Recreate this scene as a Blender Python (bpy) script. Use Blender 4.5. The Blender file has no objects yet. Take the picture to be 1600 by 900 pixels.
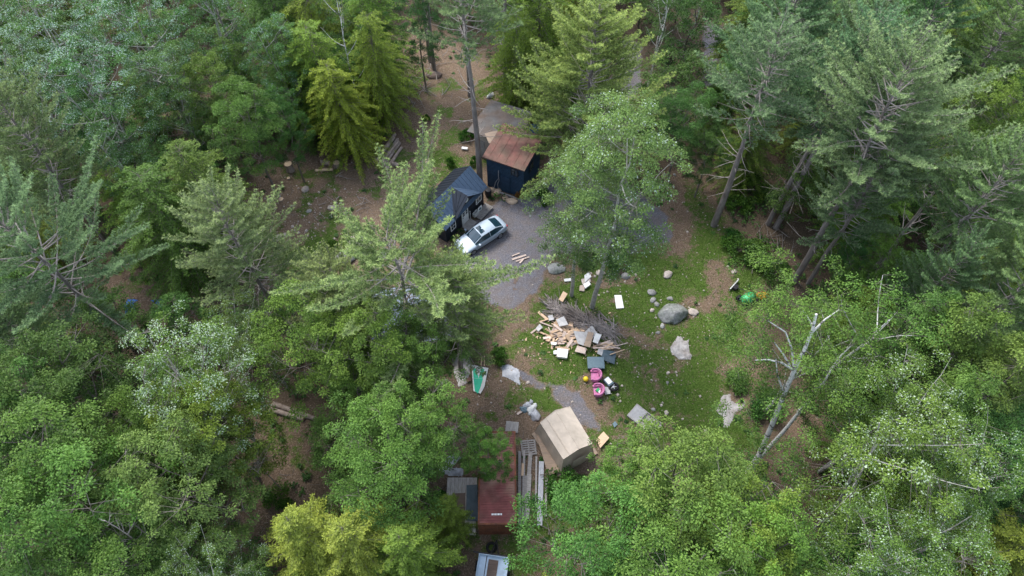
import bpy, bmesh, math, random
import numpy as np
from mathutils import Vector, Matrix, noise as mnoise

# ------------------------------------------------------------------ camera, sky, sun, exposure
S = bpy.context.scene
COL = S.collection
H = 46.0; TH = math.radians(57); FPX = 1067.0
camd = bpy.data.cameras.new('camera'); cam = bpy.data.objects.new('camera', camd); COL.objects.link(cam)
cam.location = (0, 0, H); cam.rotation_euler = (math.radians(90) - TH, 0, 0)
camd.sensor_width = 36; camd.lens = 36 * FPX / 1600; camd.clip_end = 1000; camd.clip_start = 0.5
S.camera = cam
SUN_EL, SUN_AZ = math.radians(56), math.radians(-35)     # azimuth clockwise from +Y
W = bpy.data.worlds.new('World'); S.world = W; W.use_nodes = True
nt = W.node_tree; nt.nodes.clear()
o_ = nt.nodes.new('ShaderNodeOutputWorld'); bg = nt.nodes.new('ShaderNodeBackground'); sk = nt.nodes.new('ShaderNodeTexSky')
hs = nt.nodes.new('ShaderNodeHueSaturation'); hs.inputs['Saturation'].default_value = 0.62
sk.sky_type = 'NISHITA'; sk.sun_disc = False; sk.sun_elevation = SUN_EL; sk.sun_rotation = SUN_AZ
nt.links.new(sk.outputs[0], hs.inputs['Color']); nt.links.new(hs.outputs[0], bg.inputs[0]); nt.links.new(bg.outputs[0], o_.inputs[0])
bg.inputs[1].default_value = 0.15
sl = bpy.data.lights.new('sun', 'SUN'); sun = bpy.data.objects.new('sun', sl); COL.objects.link(sun)
sl.energy = 1.5; sl.angle = math.radians(22); sl.color = (1.0, 0.96, 0.9)
sd = Vector((math.sin(SUN_AZ) * math.cos(SUN_EL), math.cos(SUN_AZ) * math.cos(SUN_EL), math.sin(SUN_EL)))
sun.rotation_euler = sd.to_track_quat('Z', 'Y').to_euler()
S.view_settings.view_transform = 'Standard'; S.view_settings.look = 'None'
S.view_settings.exposure = 1.72; S.view_settings.gamma = 1.0
S.render.engine = 'CYCLES'
S.cycles.max_bounces = 5; S.cycles.diffuse_bounces = 3; S.cycles.transmission_bounces = 3; S.cycles.glossy_bounces = 2
S.cycles.use_denoising = True
PI = math.pi

def at(px, py, z=0.0):
    """world x, y of the point at height z that photo pixel (px, py) sees (measuring the site from the photo)"""
    x = (px - 800) / FPX; y = -(py - 450) / FPX
    d = (x, math.cos(TH) + y * math.sin(TH), -math.sin(TH) + y * math.cos(TH))
    t = (z - H) / d[2]
    return (d[0] * t, d[1] * t)

# ------------------------------------------------------------------ numpy noise and masks
def vnoise(x, y, seed=0):
    xi = np.floor(x).astype(np.int64); yi = np.floor(y).astype(np.int64)
    xf = x - xi; yf = y - yi
    u = xf * xf * (3 - 2 * xf); v = yf * yf * (3 - 2 * yf)
    def h(a, b):
        n = (a * 374761393 + b * 668265263 + seed * 1442695041) & 0x7fffffff
        n = ((n ^ (n >> 13)) * 1274126177) & 0x7fffffff
        return ((n ^ (n >> 16)) & 0xffff) / 65535.0
    return (h(xi, yi) * (1 - u) + h(xi + 1, yi) * u) * (1 - v) + (h(xi, yi + 1) * (1 - u) + h(xi + 1, yi + 1) * u) * v
def fbm(x, y, s=1.0, seed=0, n=3):
    r = 0; a = 1; t = 0
    for i in range(n):
        r = r + a * vnoise(x / s, y / s, seed + i * 17); t += a; a *= .5; s *= .5
    return r / t
def polydist(X, Y, poly):
    """signed distance, positive inside"""
    P = np.array(poly, float); d = np.full(X.shape, 1e9); ins = np.zeros(X.shape, bool)
    for i in range(len(P)):
        a = P[i]; b = P[(i + 1) % len(P)]; ab = b - a
        t = np.clip(((X - a[0]) * ab[0] + (Y - a[1]) * ab[1]) / (ab @ ab + 1e-9), 0, 1)
        d = np.minimum(d, np.hypot(X - a[0] - t * ab[0], Y - a[1] - t * ab[1]))
        c = ((a[1] > Y) != (b[1] > Y)) & (X < (b[0] - a[0]) * (Y - a[1]) / (b[1] - a[1] + 1e-12) + a[0])
        ins ^= c
    return np.where(ins, d, -d)
def W_(pts): return [at(*p) for p in pts]
GRAVEL = [W_([(975, 62), (1002, 66), (1000, 130), (985, 180), (955, 240), (990, 296), (1040, 340), (1042, 378), (985, 392), (880, 402), (850, 424), (834, 452), (810, 472), (790, 480), (765, 476), (728, 466), (706, 435), (700, 398), (722, 362), (762, 324), (800, 308), (850, 304), (872, 262), (884, 232), (930, 190), (958, 150), (966, 90)]),
          W_([(852, 598), (872, 596), (905, 612), (930, 650), (940, 672), (915, 668), (885, 630), (862, 616)]),
          W_([(810, 580), (835, 590), (858, 602), (850, 612), (825, 600)]),
          W_([(1100, 40), (1128, 40), (1122, 150), (1106, 150)])]
GRASS = [W_([(800, 620), (845, 570), (800, 540), (830, 480), (868, 425), (960, 400), (1060, 380), (1110, 350), (1200, 380), (1215, 430), (1150, 480), (1165, 560), (1185, 700), (1110, 735), (960, 735), (930, 645), (860, 650)]),
         W_([(430, 400), (520, 330), (600, 390), (560, 440), (450, 440)]),
         W_([(640, 255), (700, 235), (745, 262), (720, 275), (660, 285)]),
         W_([(820, 770), (880, 750), (930, 800), (860, 900), (800, 900)])]
OPEN = [W_([(640, 40), (720, 50), (800, 150), (760, 300), (700, 420), (690, 480), (560, 450), (380, 440), (330, 420), (385, 300), (440, 245), (560, 250), (620, 180)]),
        W_([(1040, 260), (1110, 290), (1140, 370), (1230, 400), (1240, 460), (1180, 500), (1190, 720), (1230, 760), (1130, 760), (900, 760), (860, 900), (760, 930), (690, 850), (690, 640), (790, 520), (790, 430), (1010, 380)]),
        W_([(170, 420), (330, 420), (330, 480), (250, 505), (170, 480)]),
        W_([(425, 620), (500, 650), (460, 790), (380, 850), (340, 850), (430, 720)]),
        W_([(1190, 640), (1290, 640), (1250, 800), (1200, 760)])]
def masks(X, Y):
    wob = (fbm(X, Y, 2.2, 3) - .5) * 2.4 + (fbm(X, Y, .6, 9) - .5) * .8
    def m(polys, soft):
        r = np.full(X.shape, -1e9)
        for p in polys: r = np.maximum(r, polydist(X, Y, p))
        return r
    g = np.clip((m(GRAVEL, 1) + wob * .55) / .5 + .5, 0, 1)
    gr = np.clip((m(GRASS, 1) + wob * 1.3) / 1.8 + .5, 0, 1)
    patch = np.clip((fbm(X, Y, 2.8, 41) + .5 * (fbm(X, Y, .7, 43) - .5) - .29) * 4, 0, 1) * .85 + .12
    op = np.clip((m(OPEN, 1) + wob) / 2.5 + .5, 0, 1)
    gr = np.maximum(gr * patch, op * np.clip((fbm(X, Y, 2.0, 77) + .5 * (fbm(X, Y, .6, 78) - .5) - .52) * 4, 0, .7)) * (1 - g)
    return g, gr, op
def _bank(x, y): return 0
def gz_arr(X, Y):
    cx, cy = 4.0, 30.0
    far = np.clip((np.hypot(X - cx, (Y - cy) * .8) - 22) / 25, 0, 1)
    return (fbm(X, Y, 9, 5) - .5) * 1.6 * far + (fbm(X, Y, 1.3, 8) - .5) * (.05 + .18 * far)
def gz(x, y): return float(gz_arr(np.array([x]), np.array([y]))[0])

# ------------------------------------------------------------------ materials
MATS = {}
def newmat(name):
    m = bpy.data.materials.new(name); m.use_nodes = True
    b = m.node_tree.nodes['Principled BSDF']; MATS[name] = m
    return m, m.node_tree, b
def mat(name, col, rough=.7, var=.25, scale=6.0, metal=0.0, bump=.25, col2=None, stretch=None, spec=.3, lo=.35, hi=.68, objvar=0):
    """surface colour broken up by object-space noise; optional second colour in patches"""
    m, t, b = newmat(name); N = t.nodes; L = t.links
    tc = N.new('ShaderNodeTexCoord'); mp = N.new('ShaderNodeMapping'); L.new(tc.outputs['Object'], mp.inputs[0])
    if stretch: mp.inputs['Scale'].default_value = stretch
    n1 = N.new('ShaderNodeTexNoise'); n1.inputs['Scale'].default_value = scale; n1.inputs['Detail'].default_value = 6; n1.inputs['Roughness'].default_value = .65
    L.new(mp.outputs[0], n1.inputs['Vector'])
    mr = N.new('ShaderNodeMapRange'); mr.inputs[1].default_value = .25; mr.inputs[2].default_value = .75
    mr.inputs[3].default_value = 1 - var; mr.inputs[4].default_value = 1 + var * .8; L.new(n1.outputs[0], mr.inputs[0])
    base = N.new('ShaderNodeMix'); base.data_type = 'RGBA'
    base.inputs[6].default_value = (*col, 1); base.inputs[7].default_value = (*(col2 or col), 1)
    n2 = N.new('ShaderNodeTexNoise'); n2.inputs['Scale'].default_value = scale * .35; n2.inputs['Detail'].default_value = 5
    L.new(mp.outputs[0], n2.inputs['Vector'])
    m2 = N.new('ShaderNodeMapRange'); m2.inputs[1].default_value = lo; m2.inputs[2].default_value = hi; L.new(n2.outputs[0], m2.inputs[0])
    L.new(m2.outputs[0], base.inputs[0])
    ml = N.new('ShaderNodeMix'); ml.data_type = 'RGBA'; ml.blend_type = 'MULTIPLY'; ml.inputs[0].default_value = 1
    cb = N.new('ShaderNodeCombineColor')
    for i in range(3): L.new(mr.outputs[0], cb.inputs[i])
    L.new(base.outputs[2], ml.inputs[6]); L.new(cb.outputs[0], ml.inputs[7])
    out = ml.outputs[2]
    if objvar:
        oi = N.new('ShaderNodeObjectInfo'); hv = N.new('ShaderNodeHueSaturation')
        r = N.new('ShaderNodeMapRange'); r.inputs[3].default_value = 1 - objvar; r.inputs[4].default_value = 1 + objvar
        L.new(oi.outputs['Random'], r.inputs[0]); L.new(r.outputs[0], hv.inputs['Value']); L.new(out, hv.inputs['Color']); out = hv.outputs[0]
    L.new(out, b.inputs['Base Color'])
    b.inputs['Roughness'].default_value = rough; b.inputs['Metallic'].default_value = metal; b.inputs['Specular IOR Level'].default_value = spec
    if bump:
        bp = N.new('ShaderNodeBump'); bp.inputs['Strength'].default_value = bump; bp.inputs['Distance'].default_value = .03
        L.new(n1.outputs[0], bp.inputs['Height']); L.new(bp.outputs[0], b.inputs['Normal'])
    return m
def leafmat(name, dark, light, rough=.55, trans=.35, huev=.02, own=1.0):
    """leaf colour from the per-leaf tint attribute, times the tree's own colour"""
    m, t, b = newmat(name); N = t.nodes; L = t.links
    a = N.new('ShaderNodeAttribute'); a.attribute_name = 'tint'
    mx = N.new('ShaderNodeMix'); mx.data_type = 'RGBA'; mx.inputs[6].default_value = (*dark, 1); mx.inputs[7].default_value = (*light, 1)
    L.new(a.outputs['Fac'], mx.inputs[0])
    oi = N.new('ShaderNodeObjectInfo')
    ml = N.new('ShaderNodeMix'); ml.data_type = 'RGBA'; ml.blend_type = 'MULTIPLY'; ml.inputs[0].default_value = own
    L.new(mx.outputs[2], ml.inputs[6]); L.new(oi.outputs['Color'], ml.inputs[7])
    hv = N.new('ShaderNodeHueSaturation')
    r = N.new('ShaderNodeMapRange'); r.inputs[3].default_value = .5 - huev; r.inputs[4].default_value = .5 + huev
    L.new(oi.outputs['Random'], r.inputs[0]); L.new(r.outputs[0], hv.inputs['Hue']); L.new(ml.outputs[2], hv.inputs['Color'])
    L.new(hv.outputs[0], b.inputs['Base Color']); b.inputs['Roughness'].default_value = rough; b.inputs['Specular IOR Level'].default_value = .25
    tr = N.new('ShaderNodeBsdfTranslucent'); L.new(hv.outputs[0], tr.inputs['Color'])
    ms = N.new('ShaderNodeMixShader'); ms.inputs[0].default_value = trans
    L.new(b.outputs[0], ms.inputs[1]); L.new(tr.outputs[0], ms.inputs[2])
    L.new(ms.outputs[0], N['Material Output'].inputs[0])
    return m
M = {}
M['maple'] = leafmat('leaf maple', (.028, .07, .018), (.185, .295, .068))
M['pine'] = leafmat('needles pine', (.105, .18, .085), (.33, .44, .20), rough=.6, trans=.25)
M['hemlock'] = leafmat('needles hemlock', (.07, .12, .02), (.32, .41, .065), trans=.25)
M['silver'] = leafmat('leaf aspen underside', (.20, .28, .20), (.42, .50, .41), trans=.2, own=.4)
M['grassblade'] = leafmat('grass blades', (.03, .075, .01), (.12, .22, .03))
M['litterleaf'] = leafmat('fallen leaves', (.10, .065, .045), (.42, .33, .25), trans=.1)
M['bark'] = mat('bark grey brown', (.13, .105, .085), .9, .45, 9, stretch=(1, 1, .25), col2=(.20, .18, .165), bump=.6)
M['barkpine'] = mat('bark pine', (.17, .14, .125), .9, .4, 9, stretch=(1, 1, .2), col2=(.25, .225, .21), bump=.6)
M['deadwood'] = mat('dead wood', (.33, .295, .27), .85, .3, 8, col2=(.22, .19, .17))
M['birch'] = mat('bark birch', (.62, .60, .56), .75, .15, 5, stretch=(1, 1, 2.2), col2=(.12, .11, .10), lo=.56, hi=.62, bump=.2)
M['aspenbark'] = mat('bark aspen', (.36, .35, .31), .8, .25, 5, stretch=(1, 1, 1.2), col2=(.2, .18, .16), lo=.5, hi=.7)

# ground: mixes gravel, grass, leaf litter by region attributes
def ground_mat():
    m, t, b = newmat('ground'); N = t.nodes; L = t.links
    geo = N.new('ShaderNodeNewGeometry')
    def nz(s, d=6, r=.6):
        n = N.new('ShaderNodeTexNoise'); n.inputs['Scale'].default_value = s; n.inputs['Detail'].default_value = d; n.inputs['Roughness'].default_value = r
        L.new(geo.outputs['Position'], n.inputs['Vector']); return n
    def ramp(src, stops):
        r = N.new('ShaderNodeValToRGB'); e = r.color_ramp.elements
        while len(e) < len(stops): e.new(.5)
        for i, (p, c) in enumerate(stops): e[i].position = p; e[i].color = (*c, 1)
        L.new(src, r.inputs[0]); return r.outputs[0]
    def mix(f, a, c, mode='MIX'):
        x = N.new('ShaderNodeMix'); x.data_type = 'RGBA'; x.blend_type = mode
        if isinstance(f, float): x.inputs[0].default_value = f
        else: L.new(f, x.inputs[0])
        L.new(a, x.inputs[6]); L.new(c, x.inputs[7]); return x.outputs[2]
    def attr(n):
        a = N.new('ShaderNodeAttribute'); a.attribute_name = n; return a.outputs['Fac']
    brk = nz(2.6, 8, .8); fine = nz(9, 8, .75); mid = nz(1.1, 6, .65); big = nz(.22, 4)
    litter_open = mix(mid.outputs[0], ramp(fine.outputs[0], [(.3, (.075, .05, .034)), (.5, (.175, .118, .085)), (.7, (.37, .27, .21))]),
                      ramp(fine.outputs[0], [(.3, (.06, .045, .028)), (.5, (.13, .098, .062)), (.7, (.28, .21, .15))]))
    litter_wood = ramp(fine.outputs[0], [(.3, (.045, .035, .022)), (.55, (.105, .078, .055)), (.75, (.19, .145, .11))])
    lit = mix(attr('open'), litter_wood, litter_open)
    grass = mix(mid.outputs[0], ramp(fine.outputs[0], [(.3, (.022, .05, .008)), (.5, (.05, .11, .014)), (.72, (.10, .17, .03))]),
                ramp(fine.outputs[0], [(.3, (.04, .06, .014)), (.5, (.085, .12, .026)), (.72, (.17, .18, .07))]))
    vor = N.new('ShaderNodeTexVoronoi'); vor.inputs['Scale'].default_value = 9; L.new(geo.outputs['Position'], vor.inputs['Vector'])
    gsp = N.new('ShaderNodeMix'); gsp.data_type = 'RGBA'; gsp.inputs[0].default_value = .35
    L.new(ramp(fine.outputs[0], [(.36, (.06, .062, .078)), (.5, (.135, .138, .168)), (.64, (.29, .29, .33))]), gsp.inputs[6]); L.new(ramp(vor.outputs['Distance'], [(0, (.21, .20, .21)), (.6, (.12, .115, .12))]), gsp.inputs[7])
    gm = N.new('ShaderNodeMapRange'); gm.inputs[1].default_value = .35; gm.inputs[2].default_value = .65; L.new(mid.outputs[0], gm.inputs[0]); grav = mix(gm.outputs[0], gsp.outputs[2], ramp(fine.outputs[0], [(.3, (.085, .075, .07)), (.5, (.15, .13, .125)), (.7, (.24, .21, .20))]))
    # break the region edges up with noise
    def edge(f, amt=.55):
        mm = N.new('ShaderNodeMath'); mm.operation = 'MULTIPLY_ADD'; L.new(brk.outputs[0], mm.inputs[0]); mm.inputs[1].default_value = amt * 2; mm.inputs[2].default_value = -amt
        ad = N.new('ShaderNodeMath'); ad.operation = 'ADD'; L.new(f, ad.inputs[0]); L.new(mm.outputs[0], ad.inputs[1])
        mr = N.new('ShaderNodeMapRange'); mr.inputs[1].default_value = .3; mr.inputs[2].default_value = .7; L.new(ad.outputs[0], mr.inputs[0]); return mr.outputs[0]
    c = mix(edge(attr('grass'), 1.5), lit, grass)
    c = mix(edge(attr('gravel'), 1.0), c, grav)
    L.new(c, b.inputs['Base Color']); b.inputs['Roughness'].default_value = .95; b.inputs['Specular IOR Level'].default_value = .15
    bp = N.new('ShaderNodeBump'); bp.inputs['Strength'].default_value = .7; bp.inputs['Distance'].default_value = .08
    L.new(fine.outputs[0], bp.inputs['Height']); L.new(bp.outputs[0], b.inputs['Normal'])
    return m
M['ground'] = ground_mat()
def paint(name, c, r=.35, metal=0.0, coat=0.0, spec=.5):
    m, t, b = newmat(name); b.inputs['Base Color'].default_value = (*c, 1); b.inputs['Roughness'].default_value = r
    b.inputs['Metallic'].default_value = metal; b.inputs['Specular IOR Level'].default_value = spec
    b.inputs['Coat Weight'].default_value = coat; return m
M['rock'] = mat('rock', (.34, .33, .315), .9, .4, 4, col2=(.20, .205, .19), bump=.7, objvar=.2)
M['rocktan'] = mat('sandstone', (.55, .40, .27), .9, .3, 6, col2=(.42, .32, .24), bump=.5, objvar=.12)
M['rockpink'] = mat('pale rock', (.50, .43, .38), .9, .3, 7, col2=(.36, .31, .27), bump=.5, objvar=.15)
M['mossrock'] = mat('mossy rock', (.30, .30, .295), .9, .55, 4, col2=(.13, .15, .12), bump=1.0)
M['navy'] = mat('navy siding', (.015, .036, .068), .6, .35, 3, col2=(.02, .048, .082), bump=.1)
M['blacksiding'] = mat('black siding', (.020, .024, .032), .6, .3, 4, bump=.1)
M['sheenroof'] = mat('black metal roof with sky sheen', (.075, .115, .18), .45, .15, 2, metal=.3, bump=.03)  # roof is black metal; its sky reflection is put into this blue
M['blackroof'] = mat('black metal', (.02, .025, .035), .4, .15, 2, metal=.2, bump=.03)
M['rustroof'] = mat('rusty roof', (.19, .085, .07), .85, .35, 2.2, col2=(.13, .095, .07), bump=.3)
M['greyroof'] = mat('weathered grey roofing', (.15, .14, .13), .9, .3, 2.5, col2=(.15, .11, .085), bump=.3)
M['white'] = mat('white paint', (.78, .78, .76), .5, .08, 5, bump=.05)
M['offwhite'] = mat('dirty white sheet', (.66, .67, .66), .6, .16, 5, col2=(.5, .5, .48), bump=.15)
M['glass'] = paint('window glass', (.03, .045, .06), .08, 0, 0, .8)
M['carpaint'] = paint('pale silver blue car paint', (.33, .40, .47), .5, .15, .15)
M['carglass'] = paint('car glass', (.012, .035, .05), .05, 0, 0, .9)
M['tyre'] = mat('tyre rubber', (.02, .02, .021), .85, .2, 20)
M['rim'] = paint('alloy', (.45, .46, .48), .35, .8)
M['blackplastic'] = mat('black plastic', (.022, .022, .025), .5, .2, 10)
M['lamp'] = paint('lamp glass', (.75, .78, .8), .12)
M['redlamp'] = paint('red lamp glass', (.35, .02, .02), .15)
M['container'] = mat('red oxide container paint', (.20, .065, .06), .75, .4, 1.6, col2=(.25, .145, .11), lo=.42, hi=.66, bump=.1)
M['rustdark'] = mat('rusty steel', (.20, .07, .035), .8, .4, 4, col2=(.10, .045, .03))
M['canvas'] = mat('beige canvas', (.54, .465, .39), .85, .14, 3, col2=(.43, .37, .305), bump=.12)
M['canvasside'] = mat('tan canvas wall', (.54, .44, .34), .85, .12, 3, bump=.12)
M['plywood'] = mat('brown plywood', (.34, .25, .18), .8, .2, 5, stretch=(.3, 3, 1), col2=(.27, .21, .165))
M['darkply'] = mat('dark brown board', (.115, .082, .066), .8, .25, 5, stretch=(.5, 3, 1), col2=(.15, .11, .09))
M['greywood'] = mat('weathered grey planks', (.37, .345, .32), .85, .25, 6, stretch=(8, 1, 1), col2=(.26, .24, .225), objvar=.2)
M['tanwood'] = mat('fresh cut lumber', (.60, .42, .27), .8, .2, 6, stretch=(.5, 5, 1), col2=(.48, .35, .25), objvar=.25)
M['pinkwood'] = mat('pale pinkish boards', (.56, .43, .36), .8, .2, 6, col2=(.45, .38, .33), objvar=.2)
M['greyboard'] = mat('grey sheet board', (.36, .355, .36), .8, .2, 4, col2=(.46, .45, .44), objvar=.15)
M['slate'] = mat('dark slate board', (.05, .08, .10), .7, .2, 4, col2=(.08, .11, .13))
M['slatelid'] = mat('blue grey plastic lid', (.13, .19, .22), .6, .12, 4)
M['pink'] = mat('pink plastic', (.60, .17, .36), .5, .2, 8, col2=(.46, .20, .33))
M['yellow'] = mat('yellow plastic', (.72, .53, .03), .45, .1, 5)
M['orange'] = mat('amber plastic', (.55, .29, .03), .5, .15, 6)
M['green'] = mat('green plastic', (.02, .33, .10), .5, .25, 8, col2=(.10, .55, .22), lo=.48, hi=.55)
M['teal'] = mat('bright green plastic sheet', (.02, .42, .25), .5, .15, 4)
M['tarp'] = mat('grey crumpled tarp', (.46, .47, .50), .55, .2, 4, col2=(.30, .31, .34), bump=.5)
M['tarpdirty'] = mat('dirty pale tarp', (.42, .40, .39), .7, .25, 4, col2=(.26, .23, .21), bump=.5)
M['bluetarp'] = mat('blue tarp', (.01, .10, .40), .5, .2, 5, bump=.4)
M['bark2'] = mat('log bark', (.24, .185, .15), .9, .35, 8, stretch=(1, 1, .3), col2=(.34, .28, .24))
M['cutend'] = mat('cut wood', (.62, .46, .31), .8, .15, 8)
M['bluegreyroof'] = mat('blue grey metal roof', (.17, .21, .28), .45, .15, 2, col2=(.22, .25, .31), metal=.2)
M['wallbeige'] = mat('beige wall boards', (.40, .35, .29), .8, .15, 4)
M['steelgrey'] = mat('grey steel', (.30, .31, .33), .5, .2, 5, metal=.4)
M['trailerwhite'] = mat('pale blue painted metal', (.48, .60, .72), .5, .15, 4, col2=(.40, .50, .6))
M['brushstick'] = mat('brush pile sticks', (.17, .14, .125), .9, .5, 1.6, col2=(.36, .32, .30))

# ------------------------------------------------------------------ mesh builder
rs = np.random.RandomState
class MB:
    def __init__(s): s.V = []; s.T = []; s.P = []; s.n = 0
    def add(s, v, f, m=0, tint=.5, smooth=False):
        v = np.asarray(v, float).reshape(-1, 3)
        s.V.append(v); s.T.append(np.broadcast_to(np.asarray(tint, float), (len(v),)).copy())
        if isinstance(f, np.ndarray): s.P.append((f + s.n, m, smooth))
        else:
            by = {}
            for q in f: by.setdefault(len(q), []).append(q)
            for k, q in by.items(): s.P.append((np.array(q, int) + s.n, m, smooth))
        s.n += len(v); return s
    def box(s, c, d, rz=0, rx=0, ry=0, m=0, taper=1.0):
        x, y, z = [k / 2 for k in d]
        v = [(-x, -y, -z), (x, -y, -z), (x, y, -z), (-x, y, -z), (-x * taper, -y * taper, z), (x * taper, -y * taper, z), (x * taper, y * taper, z), (-x * taper, y * taper, z)]
        R = Matrix.Rotation(rz, 3, 'Z') @ Matrix.Rotation(ry, 3, 'Y') @ Matrix.Rotation(rx, 3, 'X')
        v = [(R @ Vector(p)) + Vector(c) for p in v]
        return s.add([tuple(p) for p in v], [(0, 3, 2, 1), (4, 5, 6, 7), (0, 1, 5, 4), (1, 2, 6, 5), (2, 3, 7, 6), (3, 0, 4, 7)], m)
    def poly(s, pts, th, m=0):
        """closed slab: pts = top outline (3d); thickness straight down"""
        n = len(pts); a = [tuple(p) for p in pts]; b = [(p[0], p[1], p[2] - th) for p in pts]
        f = [tuple(range(n)), tuple(range(2 * n - 1, n - 1, -1))] + [(i, n + i, n + (i + 1) % n, (i + 1) % n) for i in range(n)]
        return s.add(a + b, f, m)
    def tube(s, pts, rad, k=6, m=0, cap=True, tint=.5):
        P = np.array(pts, float); n = len(P); R = np.broadcast_to(np.asarray(rad, float), (n,))
        D = np.gradient(P, axis=0); D /= np.linalg.norm(D, axis=1)[:, None] + 1e-9
        up = np.array([0, 0, 1.0]) if abs(D[0][2]) < .9 else np.array([1.0, 0, 0])
        A = np.cross(D, up); A /= np.linalg.norm(A, axis=1)[:, None] + 1e-9; B = np.cross(D, A)
        th = np.arange(k) * 2 * PI / k
        v = P[:, None, :] + R[:, None, None] * (np.cos(th)[None, :, None] * A[:, None, :] + np.sin(th)[None, :, None] * B[:, None, :])
        v = v.reshape(-1, 3); f = []
        for i in range(n - 1):
            for j in range(k):
                f.append((i * k + j, (i + 1) * k + j, (i + 1) * k + (j + 1) % k, i * k + (j + 1) % k))
        s.add(v, f, m, tint, True)
        if cap: s.add(v[:k], [tuple(range(k))], m, tint); s.add(v[-k:], [tuple(range(k - 1, -1, -1))], m, tint)
        return s
    def segs(s, P0, P1, R0, R1, k=3, m=0, tint=.5):
        P0 = np.asarray(P0, float); P1 = np.asarray(P1, float); n = len(P0)
        if n == 0: return s
        R0 = np.broadcast_to(R0, (n,)); R1 = np.broadcast_to(R1, (n,))
        D = P1 - P0; D /= np.linalg.norm(D, axis=1)[:, None] + 1e-9
        up = np.where(np.abs(D[:, 2:3]) < .9, np.array([[0, 0, 1.0]]), np.array([[1.0, 0, 0]]))
        A = np.cross(D, up); A /= np.linalg.norm(A, axis=1)[:, None] + 1e-9; B = np.cross(D, A)
        th = np.arange(k) * 2 * PI / k
        ring = np.cos(th)[None, :, None] * A[:, None, :] + np.sin(th)[None, :, None] * B[:, None, :]
        v = np.concatenate([P0[:, None] + ring * R0[:, None, None], P1[:, None] + ring * R1[:, None, None]], 1).reshape(-1, 3)
        base = np.arange(n)[:, None, None] * 2 * k; j = np.arange(k)[None, :, None]
        q = np.concatenate([j, k + j, k + (j + 1) % k, (j + 1) % k], 2) + base
        return s.add(v, q.reshape(-1, 4), m, tint, True)
    def cards(s, C, A, Nn, L, Wd, m=0, tint=.5):
        """rhombus leaves: centre C, long axis A, normal Nn"""
        n = len(C); A = A / (np.linalg.norm(A, axis=1)[:, None] + 1e-9)
        B = np.cross(Nn, A); B /= np.linalg.norm(B, axis=1)[:, None] + 1e-9
        L = np.broadcast_to(L, (n,))[:, None]; Wd = np.broadcast_to(Wd, (n,))[:, None]
        v = np.stack([C - A * L / 2, C + B * Wd / 2, C + A * L / 2, C - B * Wd / 2], 1).reshape(-1, 3)
        f = np.arange(n * 4).reshape(-1, 4)
        return s.add(v, f, m, np.repeat(np.broadcast_to(tint, (n,)), 4))
    def spikes(s, C, A, L, Wd, m=0, tint=.5, r=None):
        n = len(C); A = A / (np.linalg.norm(A, axis=1)[:, None] + 1e-9)
        X = r.normal(size=(n, 3)); B = np.cross(A, X); B /= np.linalg.norm(B, axis=1)[:, None] + 1e-9
        L = np.broadcast_to(L, (n,))[:, None]; Wd = np.broadcast_to(Wd, (n,))[:, None]
        v = np.stack([C - B * Wd / 2, C + B * Wd / 2, C + A * L], 1).reshape(-1, 3)
        return s.add(v, np.arange(n * 3).reshape(-1, 3), m, np.repeat(np.broadcast_to(tint, (n,)), 3))
    def mesh(s, name, mats):
        me = bpy.data.meshes.new(name); V = np.concatenate(s.V); T = np.concatenate(s.T)
        me.vertices.add(len(V)); me.vertices.foreach_set('co', V.ravel())
        nl = sum(p[0].size for p in s.P); npoly = sum(len(p[0]) for p in s.P)
        me.loops.add(nl); me.polygons.add(npoly)
        me.loops.foreach_set('vertex_index', np.concatenate([p[0].ravel() for p in s.P]).astype(np.int32))
        tot = np.concatenate([np.full(len(p[0]), p[0].shape[1]) for p in s.P])
        st = np.concatenate([[0], np.cumsum(tot)[:-1]]).astype(np.int32)
        me.polygons.foreach_set('loop_start', st)
        me.polygons.foreach_set('material_index', np.concatenate([np.full(len(p[0]), p[1]) for p in s.P]).astype(np.int32))
        me.polygons.foreach_set('use_smooth', np.concatenate([np.full(len(p[0]), p[2]) for p in s.P]))
        a = me.attributes.new('tint', 'FLOAT', 'POINT'); a.data.foreach_set('value', T.astype(np.float32))
        me.update(calc_edges=True)
        for mm in (mats if isinstance(mats, (list, tuple)) else [mats]): me.materials.append(M[mm] if isinstance(mm, str) else mm)
        return me
    def build(s, name, mats, parent=None, loc=(0, 0, 0), rz=0):
        o = bpy.data.objects.new(name, s.mesh(name, mats)); COL.objects.link(o)
        o.location = loc; o.rotation_euler = (0, 0, rz)
        if parent: o.parent = parent
        return o
def tag(o, label=None, cat=None, group=None, kind=None):
    if label: o['label'] = label
    if cat: o['category'] = cat
    if group: o['group'] = group
    if kind: o['kind'] = kind
    return o
def thing(name, label, cat, loc=(0, 0, 0), rz=0, group=None):
    o = bpy.data.objects.new(name, None); COL.objects.link(o); o.location = loc; o.rotation_euler = (0, 0, rz)
    o.empty_display_size = .3
    return tag(o, label, cat, group)

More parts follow.
